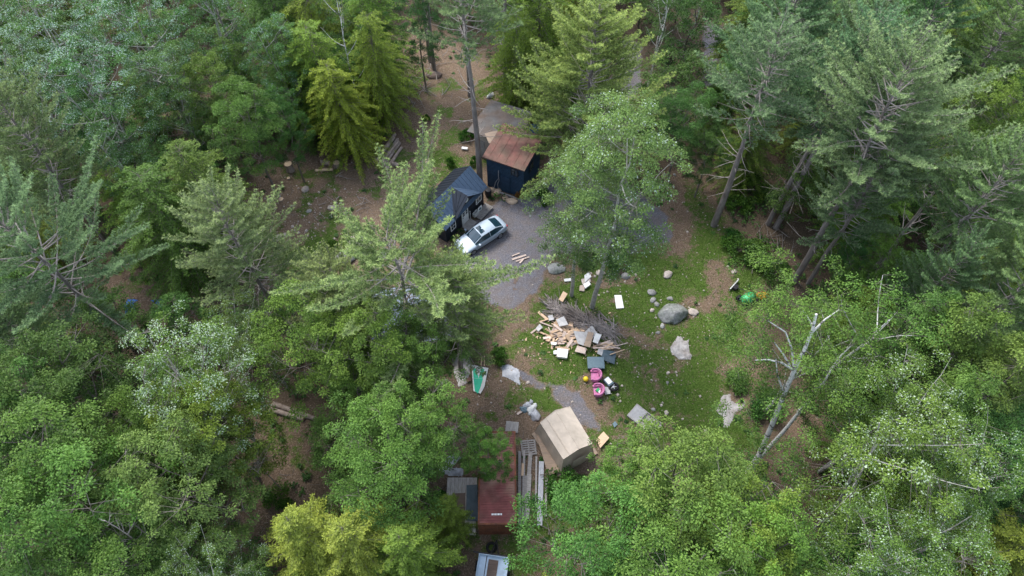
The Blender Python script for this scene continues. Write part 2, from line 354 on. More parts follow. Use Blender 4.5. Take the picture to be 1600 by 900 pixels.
#SECTION_GROUND
# ------------------------------------------------------------------ ground
def axis(a, b, lo, hi, step, grow=1.12):
    c = list(np.arange(lo, hi + 1e-6, step)); s = step; x = lo
    while x > a: s *= grow; x -= s; c.insert(0, x)
    s = step; x = c[-1]
    while x < b: s *= grow; x += s; c.append(x)
    return np.array(c)
gx = axis(-260, 260, -24, 26, .26); gy = axis(-120, 420, 8, 56, .26)
X, Y = np.meshgrid(gx, gy); nx, ny = len(gx), len(gy)
X = X.ravel(); Y = Y.ravel(); Z = gz_arr(X, Y)
g_, gr_, op_ = masks(X, Y)
idx = np.arange(nx * ny).reshape(ny, nx)
F = np.stack([idx[:-1, :-1].ravel(), idx[:-1, 1:].ravel(), idx[1:, 1:].ravel(), idx[1:, :-1].ravel()], 1)
def put_attrs(me, **kw):
    for k, v in kw.items():
        a = me.attributes.new(k, 'FLOAT', 'POINT'); a.data.foreach_set('value', v.astype(np.float32))
mb = MB(); mb.add(np.stack([X, Y, Z], 1), F, 0, .5, True)
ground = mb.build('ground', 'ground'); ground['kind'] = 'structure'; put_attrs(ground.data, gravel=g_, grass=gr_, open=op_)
# gravel drive: its own sheet just above the ground, same grid
keep = (g_[F].min(1) > .55)
used = np.unique(F[keep]); remap = -np.ones(nx * ny, int); remap[used] = np.arange(len(used))
mb = MB(); mb.add(np.stack([X[used], Y[used], Z[used] + .006], 1), remap[F[keep]], 0, .5, True)
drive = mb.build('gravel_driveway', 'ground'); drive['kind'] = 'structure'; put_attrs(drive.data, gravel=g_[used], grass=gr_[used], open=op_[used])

def inside(px, py, poly):
    return polydist(np.array([px]), np.array([py]), poly)[0]
def sample_xy(n, r, xr=(-42, 44), yr=(7, 75)):
    return r.uniform(*xr, n), r.uniform(*yr, n)

# grass blades
r = rs(5); x, y = sample_xy(420000, r, (-22, 26), (8, 46)); g, gr, op = masks(x, y)
k = (r.rand(len(x)) < gr * .62) & (g < .35); x = x[k]; y = y[k]
n = len(x); z = gz_arr(x, y)
clump = fbm(x, y, .9, 61)
mb = MB(); A = r.normal(size=(n, 3)) * .55; A[:, 2] = 1
mb.spikes(np.stack([x, y, z], 1), A, r.uniform(.05, .16, n) * (.5 + 1.2 * clump), .035, 0, np.clip(clump * 1.1 - .1 + r.normal(size=n) * .18, 0, 1), r)
tag(mb.build('grass', 'grassblade'), 'short green grass over the clearing', 'grass', kind='stuff')
# fallen leaves, needles and chips
r = rs(6); x, y = sample_xy(260000, r, (-34, 34), (7, 62)); g, gr, op = masks(x, y)
k = (r.rand(len(x)) < (.12 + .5 * op) * (1 - gr * .8)) & ((g < .3) | (r.rand(len(x)) < .07)); x = x[k]; y = y[k]; n = len(x); z = gz_arr(x, y) + .02
Nn = r.normal(size=(n, 3)) * .45; Nn[:, 2] = 1; A = r.normal(size=(n, 3)); A[:, 2] *= .15
mb = MB(); mb.cards(np.stack([x, y, z], 1), A, Nn, r.uniform(.05, .14, n), r.uniform(.03, .08, n), 0, np.clip(r.beta(1.6, 2.6, n), 0, 1))
tag(mb.build('leaf_litter', 'litterleaf'), 'brown fallen leaves and wood chips over the bare soil', 'leaf litter', kind='stuff')
# gravel stones
r = rs(16); x, y = sample_xy(60000, r, (-6, 16), (27, 60)); g, gr, op = masks(x, y)
k = (g > .6) & (r.rand(len(x)) < .5); x = x[k]; y = y[k]; n = len(x); z = gz_arr(x, y) + .02
Nn = r.normal(size=(n, 3)) * .3; Nn[:, 2] = 1; A = r.normal(size=(n, 3)); A[:, 2] *= .1
M['gravelstone'] = leafmat('gravel stones', (.10, .095, .10), (.30, .28, .29), trans=.0, huev=0)
mb = MB(); mb.cards(np.stack([x, y, z], 1), A, Nn, r.uniform(.04, .08, n), r.uniform(.04, .07, n), 0, r.beta(1.5, 2, n))
tag(mb.build('gravel', 'gravelstone'), 'loose grey stones on the gravel drive', 'gravel', kind='stuff')
# low plants on the forest floor
r = rs(7); x, y = sample_xy(15000, r, (-48, 48), (5, 85)); g, gr, op = masks(x, y)
dens = np.clip((fbm(x, y, 4, 21) - .35) * 4, .1, 1) * (1 - op * .84) * (1 - g)
k = r.rand(len(x)) < dens * .9; x = x[k]; y = y[k]; nc = len(x); per = 16
cx = np.repeat(x, per); cy = np.repeat(y, per); hs1 = 1 - .65 * op[k]; hh = np.repeat(r.uniform(.15, .9, nc) * hs1, per); sp = np.repeat(r.uniform(.2, .6, nc) * hs1, per)
n = len(cx); a = r.uniform(0, 2 * PI, n); q = sp * np.sqrt(r.rand(n)); lx = cx + q * np.cos(a); ly = cy + q * np.sin(a)
lz = gz_arr(lx, ly) + hh * (1 - .5 * (q / sp) ** 2) * r.uniform(.6, 1, n)
Nn = r.normal(size=(n, 3)) * .4; Nn[:, 2] = 1; A = np.stack([np.cos(a), np.sin(a), r.uniform(-.4, .2, n)], 1)
mb = MB(); mb.cards(np.stack([lx, ly, lz], 1), A, Nn, r.uniform(.14, .3, n), r.uniform(.08, .16, n), 0, np.clip(np.repeat(r.rand(nc), per) * .6 + r.rand(n) * .3, 0, 1))
tag(mb.build('undergrowth', 'maple'), 'low green ferns and seedlings on the forest floor', 'undergrowth', kind='stuff').color = (.62, .75, .7, 1)
# fallen twigs on the open slope
r = rs(8); x, y = sample_xy(5200, r, (-30, 30), (8, 62)); g, gr, op = masks(x, y)
k = (r.rand(len(x)) < .2 + .6 * op) & (g < .2) & (gr < .6); x = x[k]; y = y[k]; n = len(x); a = r.uniform(0, PI, n); l = r.uniform(.15, .8, n)
P0 = np.stack([x, y, gz_arr(x, y) + .03], 1); P1 = P0 + np.stack([np.cos(a) * l, np.sin(a) * l, r.uniform(-.01, .06, n)], 1)
mb = MB(); mb.segs(P0, P1, .014, .006)
tag(mb.build('fallen_twigs', 'deadwood'), 'scattered grey twigs on the bare ground', 'twigs', kind='stuff')

#SECTION_TREES
# ------------------------------------------------------------------ tree generators: each returns (trunk mesh, crown mesh)
def norm(a): return a / (np.linalg.norm(a, axis=-1, keepdims=True) + 1e-9)
def trunk_path(r, h, n=10, wob=.25, lean=(0, 0)):
    z = np.linspace(0, h, n); p = np.zeros((n, 3)); p[:, 2] = z
    w = np.cumsum(r.normal(size=(n, 2)) * wob / n ** .5, 0) * (z / h)[:, None]; w -= w[0]
    p[:, :2] = w + np.outer((z / h) ** 1.3, lean); return p
def along(P, t):
    L = np.linspace(0, 1, len(P)); return np.stack([np.interp(t, L, P[:, i]) for i in range(3)], -1)
def pine(seed, h, rad, cb=.4, step=.42, dens=1.0, dead=14, irregular=.45, bark='barkpine', lean=(0, 0), gaps=(), pf=1.7):
    r = rs(seed); tb = MB(); cm = MB(); T = trunk_path(r, h, 12, .5, lean)
    r0 = .013 * h; tb.tube(T, np.linspace(r0, .03, 12), 8)
    for _ in range(dead):                                     # dead snags under the crown
        z = r.uniform(.22, cb + .08) * h; p = along(T, z / h); a = r.uniform(0, 2 * PI); l = r.uniform(.5, 2.4)
        q = [p]; d = np.array([math.cos(a), math.sin(a), r.uniform(-.2, .35)])
        for i in range(4): d = norm(d + r.normal(size=3) * .18 + np.array([0, 0, .05])); q.append(q[-1] + d * l / 4)
        tb.tube(q, np.linspace(.032, .008, 5), 4, m=1)
        if l > 1.1: tb.tube([q[2], q[2] + norm(d + r.normal(size=3) * .7) * l * .35], [.014, .005], 3, m=1)
    tuC = []; tuA = []; tuT = []
    z = cb * h; whorl = 0
    while z < h - .25:
        u = (z - cb * h) / (h - cb * h); nb = r.randint(3, 6); a0 = r.uniform(0, 2 * PI)
        for b in range(nb):
            az = a0 + b * 2 * PI / nb + r.normal() * .25
            L = rad * (max(.03, 1 - u ** pf) ** .62) * (1 - irregular + irregular * 1.5 * r.rand()) * (.8 if u < .12 else 1) + .25
            if r.rand() < .10: L *= .45
            for ga, gh, gf in gaps:
                if abs((az - math.radians(ga) + PI) % (2 * PI) - PI) < math.radians(gh): L = min(L, gf * rad)
            e0 = -.08 + .75 * u + r.normal() * .10; e1 = .16 + .25 * r.rand()
            s = np.linspace(0, 1, 8); hd = np.array([math.cos(az), math.sin(az)]); side = np.array([-hd[1], hd[0]])
            curl = r.normal() * .22
            rr = L * s * math.cos(min(1.2, max(0, e0))); sw = curl * L * s ** 2
            P = along(T, z / h)[None] + np.stack([hd[0] * rr + side[0] * sw, hd[1] * rr + side[1] * sw, L * (math.sin(e0) * s + e1 * s ** 2.4)], 1)
            tb.tube(P, np.linspace(.014 + .008 * L, .006, 8), 4, cap=False, m=1)
            nt_ = int(max(4, L * 6.5 * dens)); ts = np.linspace(.30 if L > 1.5 else .15, 1, nt_)
            for i, t in enumerate(ts):
                p = along(P, t); bd = norm(along(P, min(1, t + .05)) - along(P, t - .05))
                sg = 1 if i % 2 else -1
                l = min(1.35, (.22 + .62 * (1 - t) ** .7 * min(L, 3) / 2)) * r.uniform(.6, 1.15) * (.55 + .45 * min(1, (t - .1) * 4))
                sd_ = np.cross(bd, [0, 0, 1]) * sg
                d = norm(bd * r.uniform(.5, 1.0) + sd_ * r.uniform(.55, 1.0) + np.array([0, 0, r.uniform(.1, .5)]))
                if i == nt_ - 1: d = norm(bd + np.array([0, 0, .35]))
                e = p + d * l + np.array([0, 0, .12 * l])
                cm.segs([p], [e], .010, .004, 3, 1, .5)
                m = max(2, int(l / .10)); w = np.linspace(.25, 1, m)
                tuC.append(p + (e - p) * w[:, None] + r.normal(size=(m, 3)) * .02)
                tuA.append(np.repeat((d + np.array([0, 0, .55]))[None], m, 0))
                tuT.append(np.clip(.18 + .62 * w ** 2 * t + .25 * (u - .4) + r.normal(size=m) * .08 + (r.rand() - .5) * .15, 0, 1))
        z += step * (1 - .35 * u) * r.uniform(.75, 1.25)
    C = np.concatenate(tuC); A = norm(np.concatenate(tuA)); T_ = np.concatenate(tuT); k = 12
    C = np.repeat(C, k, 0); A = np.repeat(A, k, 0); T_ = np.repeat(T_, k); n = len(C)
    D = norm(A * .75 + norm(r.normal(size=(n, 3))) * .85)
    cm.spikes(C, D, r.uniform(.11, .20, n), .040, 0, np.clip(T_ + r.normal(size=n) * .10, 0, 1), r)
    return tb.mesh('trunk', [bark, 'deadwood']), cm.mesh('crown', ['pine', 'deadwood'])
def hemlock(seed, h, rad, cb=.08, step=.30, up=0.0, bushy=1.0, bark='bark', pw=.75, jag=.4):
    """conifer with flat drooping sprays, narrow pointed top"""
    r = rs(seed); tb = MB(); cm = MB(); T = trunk_path(r, h, 8, .2); tb.tube(T, np.linspace(.012 * h, .02, 8), 7)
    z = cb * h; C = []; A = []; Tn = []; N = []
    while z < h - .15:
        u = (z - cb * h) / (h * (1 - cb)); nb = 6 if u < .7 else 5; a0 = r.uniform(0, 6.3)
        for b in range(nb):
            az = a0 + b * 2 * PI / nb + r.normal() * .3; L = rad * (1 - u) ** pw * r.uniform(1.12 - jag * 1.3, 1.14) + .2
            s = np.linspace(0, 1, 5); hd = np.array([math.cos(az), math.sin(az), 0]); droop = -.10 - .25 * (1 - u) + up
            P = along(T, z / h) + hd * (L * s)[:, None] + np.array([0, 0, 1.0]) * (L * (droop * s + .12 * np.sin(s * PI)))[:, None]
            tb.tube(P, np.linspace(.01 + .006 * L, .004, 5), 3, cap=False, m=0)
            ns = int(L * 9) + 3
            for i in range(ns):
                t = .15 + .85 * (i + r.rand()) / ns; p = along(P, t); sg = 1 if i % 2 else -1
                side = np.cross(hd, [0, 0, 1]) * sg; l = (.2 + .55 * (1 - t)) * min(1, L / 2 + .3) * r.uniform(.6, 1.1)
                d = norm(hd * .8 + side * r.uniform(.3, .9) + np.array([0, 0, r.uniform(-.25, .12)]))
                m = int(7 * bushy) + int(l * 10); w = r.uniform(.1, 1.1, m); off = r.normal(size=(m, 3)) * np.array([.07, .07, .035])
                C.append(p + d * (l * w)[:, None] + off); A.append(d + r.normal(size=(m, 3)) * .6)
                nn = r.normal(size=(m, 3)) * .38; nn[:, 2] += 1; N.append(nn)
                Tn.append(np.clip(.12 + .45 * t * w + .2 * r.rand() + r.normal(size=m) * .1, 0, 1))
        z += step * r.uniform(.8, 1.2)
    C = np.concatenate(C); A = norm(np.concatenate(A)); n = len(C); N = np.concatenate(N)
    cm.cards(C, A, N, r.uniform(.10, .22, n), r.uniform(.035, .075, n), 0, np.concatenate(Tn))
    return tb.mesh('trunk', [bark]), cm.mesh('crown', ['hemlock'])
def decid(seed, h, rad, cb=.3, limbs=11, clumps=150, per=190, leaf=.13, cr=.62, stems=1, silver=0.0, bark='bark', flat=.55, lean=(0, 0), taper=1.0, upw=.75, cone=0.0, path=None, extra=None):
    r = rs(seed); tb = MB(); cm = MB()
    zc = h * (cb + 1) / 2; rz = h * (1 - cb) / 2 * 1.05
    lob = r.uniform(0, 6.3, 6)
    def env(az, z):
        u = np.clip((z - zc) / rz, -1, 1); base = np.sqrt(np.maximum(0, 1 - np.abs(u) ** 2.2))
        base = base * (1 - cone * (u + 1) / 2 * .8)
        return rad * base * (1 + .16 * np.sin(2 * az + lob[0]) + .14 * np.sin(3 * az + lob[1] + z * .6) + .12 * np.sin(5 * az + lob[2] - z))
    limbsP = []
    trunks = []
    for sidx in range(stems):
        a = r.uniform(0, 6.3); sp = 0 if stems == 1 else rad * .3
        ln = (lean[0] + sp * math.cos(a), lean[1] + sp * math.sin(a))
        T = trunk_path(r, h * .9, 10, .8, ln) if path is None else np.array(path, float); trunks.append(T)
        tb.tube(T, np.linspace((.0115 if path is None else .013) * h / stems ** .4, .03 if path is None else .07, len(T)), 7)
        nl = max(4, limbs // stems) if limbs else 0
        for i in range(nl):
            t = (cb * .75 + (1 - cb * .75) * (i + .5) / nl) * .95; p = along(T, t); az = i * 2.4 + r.uniform(-.4, .4) + a
            el = .35 + .8 * t + r.normal() * .12; zt = min(h * .97, p[2] + rad * math.tan(min(1.1, el)) * .6)
            R = max(.5, float(env(np.array(az), np.array(zt)))) * r.uniform(.8, 1.02)
            e = np.array([math.cos(az) * R + lean[0] * .6, math.sin(az) * R + lean[1] * .6, zt])
            s = np.linspace(0, 1, 6)[:, None]; mid = p + (e - p) * s + np.array([0, 0, 1]) * np.sin(s * PI) * -.12 * R + np.cumsum(r.normal(size=(6, 3)) * .07, 0) * s
            tb.tube(mid, np.linspace(.022 + .009 * R, .010, 6), 5, cap=False); limbsP.append(mid)
    if extra: 
        for q in extra: tb.tube(q, np.linspace(.16 if len(q) > 5 else .07, .025, len(q)), 6, cap=False); limbsP.append(np.array(q, float))
    LP = np.concatenate([along(q, np.linspace(.3, 1, 10)) for q in limbsP])
    nC = clumps; tries = 0; cent = []
    while len(cent) < nC and tries < 20000:
        tries += 1
        z = cb * h + (h - cb * h) * r.rand() ** upw; az = r.uniform(0, 6.3); R = float(env(az, z)); q = R * (r.rand() ** .38)
        c = np.array([math.cos(az) * q + lean[0] * .6 * z / h, math.sin(az) * q + lean[1] * .6 * z / h, z + r.normal() * .2])
        if all(((c - d) ** 2).sum() > (cr * .62) ** 2 for d in cent[-60:]): cent.append(c)
    cent = np.array(cent)
    near = LP[np.argmin(((cent[:, None] - LP[None]) ** 2).sum(-1), 1)]
    dn = np.linalg.norm(near - cent, axis=1) < (2.6 if path is None else 1.8); cm.segs(near[dn], cent[dn], .016 if path is None else .009, .005, 3, 2)
    # small twigs inside the clumps
    k = 3; c3 = np.repeat(cent, k, 0); cm.segs(c3 - [0, 0, .15], c3 + r.normal(size=c3.shape) * np.array([cr, cr, cr * .4]) * .6, .006, .003, 3, 2)
    C = []; A = []; N = []; Tn = []; Mi = []
    for c in cent:
        rr_ = cr * r.uniform(.6, 1.25); m = int(per * (rr_ / cr) ** 2); d = norm(r.normal(size=(m, 3))); q = rr_ * r.rand(m) ** .4
        dome = np.stack([d[:, 0] * q, d[:, 1] * q, np.abs(d[:, 2]) * q * flat - .25 * (q / rr_) ** 2 * rr_], 1)
        ny_ = (r.rand() - .5) * 1.2; out = norm(np.array([c[0], c[1], 0.001]))
        C.append(c + dome + r.normal(size=(m, 3)) * .05); A.append(np.stack([d[:, 0], d[:, 1], -.35 + r.normal(size=m) * .3], 1))
        nn = r.normal(size=(m, 3)) * .50 + out * .25; nn[:, 2] += 1; N.append(nn)
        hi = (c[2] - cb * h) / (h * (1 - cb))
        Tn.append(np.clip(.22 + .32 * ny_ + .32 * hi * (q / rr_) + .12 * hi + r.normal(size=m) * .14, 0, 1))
        sv = silver * (1.6 if r.rand() < .6 else .2) * (.4 + .8 * hi)
        Mi.append((r.rand(m) < sv).astype(int))
    C = np.concatenate(C); A = np.concatenate(A); N = np.concatenate(N); Tn = np.concatenate(Tn); Mi = np.concatenate(Mi); n = len(C)
    Ls = leaf * r.uniform(.7, 1.25, n)
    for mi in (0, 1):
        k = Mi == mi
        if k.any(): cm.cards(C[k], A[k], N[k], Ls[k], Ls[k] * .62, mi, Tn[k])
    return tb.mesh('trunk', [bark]), cm.mesh('crown', ['maple', 'silver', 'bark'])
def deadtree(seed, h, pth=None):
    r = rs(seed); tb = MB(); cm = MB(); T = trunk_path(r, h, 10, .5); tb.tube(T, np.linspace(.011 * h, .04, 10), 7)
    for i in range(30):
        t = r.uniform(.4, 1); p = along(T, t); az = r.uniform(0, 6.3); L = r.uniform(.8, 2.8) * (1.15 - .5 * t); d = np.array([math.cos(az), math.sin(az), .3]); q = [p]
        for j in range(5): d = norm(d + np.array([0, 0, .18]) + r.normal(size=3) * .12); q.append(q[-1] + d * L / 5)
        cm.tube(q, np.linspace(.045, .008, 6), 4, cap=False)
        for _ in range(2): cm.tube([q[2], q[2] + norm(d + r.normal(size=3) * .6) * L * .4], [.015, .005], 3, cap=False)
    return tb.mesh('trunk', ['deadwood']), cm.mesh('limbs', ['deadwood'])
def shrub(seed, h, rad, leaf=.15, n=2600, silver=0):
    r = rs(seed); tb = MB(); cm = MB(); st = []
    for i in range(9):
        a = r.uniform(0, 6.3); q = rad * r.uniform(.3, .8); P = np.array([[0, 0, 0], [math.cos(a) * q * .4, math.sin(a) * q * .4, h * .5], [math.cos(a) * q, math.sin(a) * q, h * r.uniform(.7, .95)]])
        tb.tube(P, [.03, .02, .008], 4, cap=False); st.append(P)
    nc = 26; a = r.uniform(0, 6.3, nc); q = rad * np.sqrt(r.rand(nc)); cen = np.stack([np.cos(a) * q, np.sin(a) * q, h * (1 - .6 * (q / rad) ** 2) * r.uniform(.65, 1, nc)], 1)
    c = np.repeat(cen, n // nc, 0); m = len(c); d = norm(r.normal(size=(m, 3))) * (r.rand(m) ** .4)[:, None] * np.array([.45, .45, .28]) * rad * .8
    nn = r.normal(size=(m, 3)) * .5; nn[:, 2] += 1; L = leaf * r.uniform(.7, 1.3, m)
    cm.cards(c + d, d + r.normal(size=(m, 3)) * .1, nn, L, L * .6, 0, np.clip(.3 + r.normal(size=m) * .2 + np.repeat(r.normal(size=nc) * .12, n // nc), 0, 1))
    return tb.mesh('stems', ['bark']), cm.mesh('foliage', ['maple'])

PROTO = {}
PROTO['pineA'] = pine(11, 18, 4.6, .42); PROTO['pineB'] = pine(12, 18, 4.2, .38, irregular=.6); PROTO['pineC'] = pine(13, 18, 5.0, .58, dead=26)
PROTO['pineD'] = pine(14, 20, 3.6, .62, dead=34, dens=.8)
PROTO['pineMain'] = pine(21, 16, 6.6, .48, step=.55, irregular=.7, dead=8, gaps=[(36, 24, .36), (140, 30, .45)], pf=2.2, dens=1.25)
PROTO['pineLeft'] = pine(23, 17, 6.2, .42, step=.55, irregular=.8, dead=10, pf=2.2, dens=1.2)
PROTO['pineBright'] = pine(24, 16, 5.6, .18, step=.40, irregular=.5, dead=4, pf=1.1, dens=1.2)
PROTO['hemA'] = hemlock(31, 13, 4.6, up=.02, pw=.40, step=.34, jag=.5); PROTO['hemB'] = hemlock(32, 12, 4.8, step=.36, up=.05, pw=.36, jag=.55); PROTO['larch'] = hemlock(33, 13, 4.2, up=.45, step=.36, pw=.9, jag=.55)
PROTO['mapA'] = decid(41, 14, 4.4, .30); PROTO['mapB'] = decid(42, 14, 4.2, .35, cr=.75, clumps=140, per=240); PROTO['mapC'] = decid(43, 14, 4.0, .28, cr=.5, clumps=230, per=150)
PROTO['mapCone'] = decid(44, 15, 3.6, .2, cr=.5, clumps=220, per=125, cone=.7, flat=.8, upw=.95)
PROTO['aspA'] = decid(45, 15, 4.0, .30, stems=2, silver=.10, cr=.5, clumps=200, per=120, leaf=.105, bark='aspenbark')
PROTO['aspB'] = decid(46, 15, 4.0, .38, stems=3, silver=.27, cr=.45, clumps=210, per=115, leaf=.105, bark='aspenbark')
PROTO['aspMid'] = decid(47, 20, 4.6, .32, stems=1, silver=.05, cr=.58, clumps=260, per=140, leaf=.12, bark='aspenbark', flat=.75)
PROTO['low'] = decid(48, 8, 3.0, .18, cr=.6, clumps=90, per=130, leaf=.14); PROTO['low2'] = decid(49, 7, 2.6, .2, cr=.5, clumps=100, per=110, leaf=.13, cone=.4)
PROTO['birch'] = decid(50, 14, 3.4, .4, stems=1, cr=.5, clumps=110, per=70, leaf=.12, bark='birch')
PROTO['dead'] = deadtree(51, 16); PROTO['shrubA'] = shrub(52, 1.6, 1.3); PROTO['shrubB'] = shrub(53, 1.2, 1.1)

PROTO_H = dict(pineA=18, pineB=18, pineC=18, pineD=20, pineMain=16, pineLeft=17, pineBright=16, hemA=13, hemB=12, larch=13, mapA=14, mapB=14, mapC=14, mapCone=15, aspA=15, aspB=15, aspMid=20, low=8, low2=7, birch=14, dead=16, shrubA=1.6, shrubB=1.2)
PLACED = []
def put(kind, x, y, h, rot, wid, name, label, cat, tint=(1, 1, 1), group=None, tilt=(0, 0)):
    t, c = PROTO[kind]; s = h / PROTO_H[kind]
    o = thing(name, label, cat, (x, y, gz(x, y) - .05), rot, group); o.scale = (s * wid, s * wid, s)
    o.rotation_euler = (tilt[0], tilt[1], rot)
    for nm, me in ((t.name.split('.')[0], t), (c.name.split('.')[0], c)):
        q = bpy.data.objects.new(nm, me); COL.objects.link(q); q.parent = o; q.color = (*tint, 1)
    PLACED.append((x, y, h, o)); return o
def put_top(kind, px, py, h, wid=1.0, **kw):
    """a tree whose crown centre (70 % up) is seen at photo pixel (px, py)"""
    x, y = at(px, py, h * kw.pop('frac', .72)); rot = kw.pop('rot', (px * 7 + py * 3) % 6.28)
    return put(kind, x, y, h, rot, wid, kw.pop('name'), kw.pop('label'), kw.pop('cat'), **kw)
def put_base(kind, px, py, h, wid=1.0, **kw):
    x, y = at(px, py); rot = kw.pop('rot', (px * 7 + py * 3) % 6.28)
    return put(kind, x, y, h, rot, wid, kw.pop('name'), kw.pop('label'), kw.pop('cat'), **kw)

#SECTION_TREELIST
PT, DT, AT, HT, BT = 'pine_tree', 'maple_tree', 'aspen_tree', 'hemlock_tree', 'birch_tree'
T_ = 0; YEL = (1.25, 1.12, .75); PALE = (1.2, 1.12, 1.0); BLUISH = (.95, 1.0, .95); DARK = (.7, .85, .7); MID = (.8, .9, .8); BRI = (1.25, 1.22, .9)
# pines
put_top('pineMain', 612, 416, 16.5, 1.15, rot=0, frac=.75, name=PT, cat='pine tree', label='big feathery white pine with bare pale limbs beside the gravel pad', tint=(1.3, 1.15, .9))
put_top('pineA', 520, 470, 13, 1.05, rot=2.6, name=PT, cat='pine tree', label='pale feathery pine left of the blue-grey roof, below the big feathery one', tint=(1.2, 1.12, .9))
put_top('pineB', 705, 470, 13.5, 1.15, rot=1.9, name=PT, cat='pine tree', label='lower feathery pine overhanging the bottom left edge of the gravel pad', tint=(1.25, 1.15, .8))
put_top('pineA', 368, 375, 16.5, .95, rot=.4, name=PT, cat='pine tree', label='pale blue-green pine standing alone left of the woodchip slope', tint=PALE)
put_top('pineLeft', 62, 395, 17, rot=2.2, frac=.72, name=PT, cat='pine tree', label='large spreading pine with long grey limbs near the left edge', tint=(1.02, 1.05, 1.05))
put_top('pineB', 40, 225, 17, 1.0, rot=.9, name=PT, cat='pine tree', label='pine with bare brownish twigs at the left edge, below the silvery aspens', tint=(1.0, .98, .85))
put_top('pineB', 32, 522, 13, .85, rot=2.9, name=PT, cat='pine tree', label='smaller pale pine below the spreading one at the left edge', tint=PALE)
put_top('pineBright', 922, 118, 17, 1.15, rot=.3, frac=.66, name=PT, cat='pine tree', label='bright yellow-green pine leaning over the rusty roofed shed', tint=(1.5, 1.3, .8))
put_base('pineD', 1115, 352, 19.5, 1.15, rot=1.0, name=PT, cat='pine tree', label='tall pine with bare leaning grey trunk and dead snags at the dirt drive', tint=(.9, .95, .95))
put_base('pineC', 1240, 440, 21.5, 1.0, rot=2.0, name=PT, cat='pine tree', label='largest pale pine on the right, thick trunk rising above the green mower', tint=(1.0, 1.05, .98))
put_base('pineB', 1262, 444, 17.5, .8, rot=4.0, name=PT, cat='pine tree', label='thinner pine right behind the thick bent trunk on the right', tint=(.85, .95, .95))
put_base('pineD', 1200, 350, 18.5, 1.0, rot=3.1, name=PT, cat='pine tree', label='left one of a pair of slim dark pine trunks in the right wood', tint=(.8, .92, .92))
put_base('pineD', 1212, 356, 20, 1.0, rot=5.2, name=PT, cat='pine tree', label='right one of a pair of slim dark pine trunks in the right wood', tint=(.8, .92, .92))
put_top('pineA', 1232, 55, 19, 1.05, rot=5.0, name=PT, cat='pine tree', label='wide misty green pine near the top edge, left of the pale crown on the right', tint=BLUISH)
put_top('pineB', 1330, 85, 19, 1.0, rot=.5, name=PT, cat='pine tree', label='soft dark blue-green pine at the top edge behind the largest pale pine', tint=BLUISH)
put_top('pineA', 1450, 45, 18, .8, rot=3.3, name=PT, cat='pine tree', label='pine close under the top edge towards the right corner', tint=MID)
put_top('pineB', 1565, 60, 18, 1.0, rot=1.7, name=PT, cat='pine tree', label='olive green pine in the top right corner', tint=(.95, 1.0, .7))
put_top('pineC', 1530, 335, 18, .9, rot=2.4, name=PT, cat='pine tree', label='fresh green pine at the right edge beside the dead grey tree', tint=(1.0, 1.04, .85))
put_top('pineA', 1590, 440, 17, .9, rot=.2, name=PT, cat='pine tree', label='pine cut by the right edge halfway down', tint=(.9, 1.0, .8))
put_top('pineB', 1475, 445, 15, .75, rot=2.9, name=PT, cat='pine tree', label='short pine in the shade between the dead grey tree and the conical maples', tint=MID)
put_base('pineD', 750, 285, 24, .9, rot=1.1, name=PT, cat='pine tree', label='tall bare pine trunk standing against the grey shed roof', tint=(1, 1, .9))
put_base('pineD', 790, 146, 22, .9, rot=2.2, name=PT, cat='pine tree', label='straight bare pine trunk right of the blue and white bundle', tint=(.95, 1, .9))
put_base('pineD', 735, 150, 22, .9, rot=.2, name=PT, cat='pine tree', label='slim bare pine trunk between the brown slope and the grey shed', tint=(.95, 1, .9))
put_base('pineD', 679, 112, 20, .8, rot=4.2, name=PT, cat='pine tree', label='slender twin-looking pine trunk at the head of the brown slope', tint=(.95, 1, .9))
put_base('pineD', 672, 96, 20, .8, rot=5.2, name=PT, cat='pine tree', label='thin pine trunk furthest up the brown slope', tint=(.95, 1, .9))
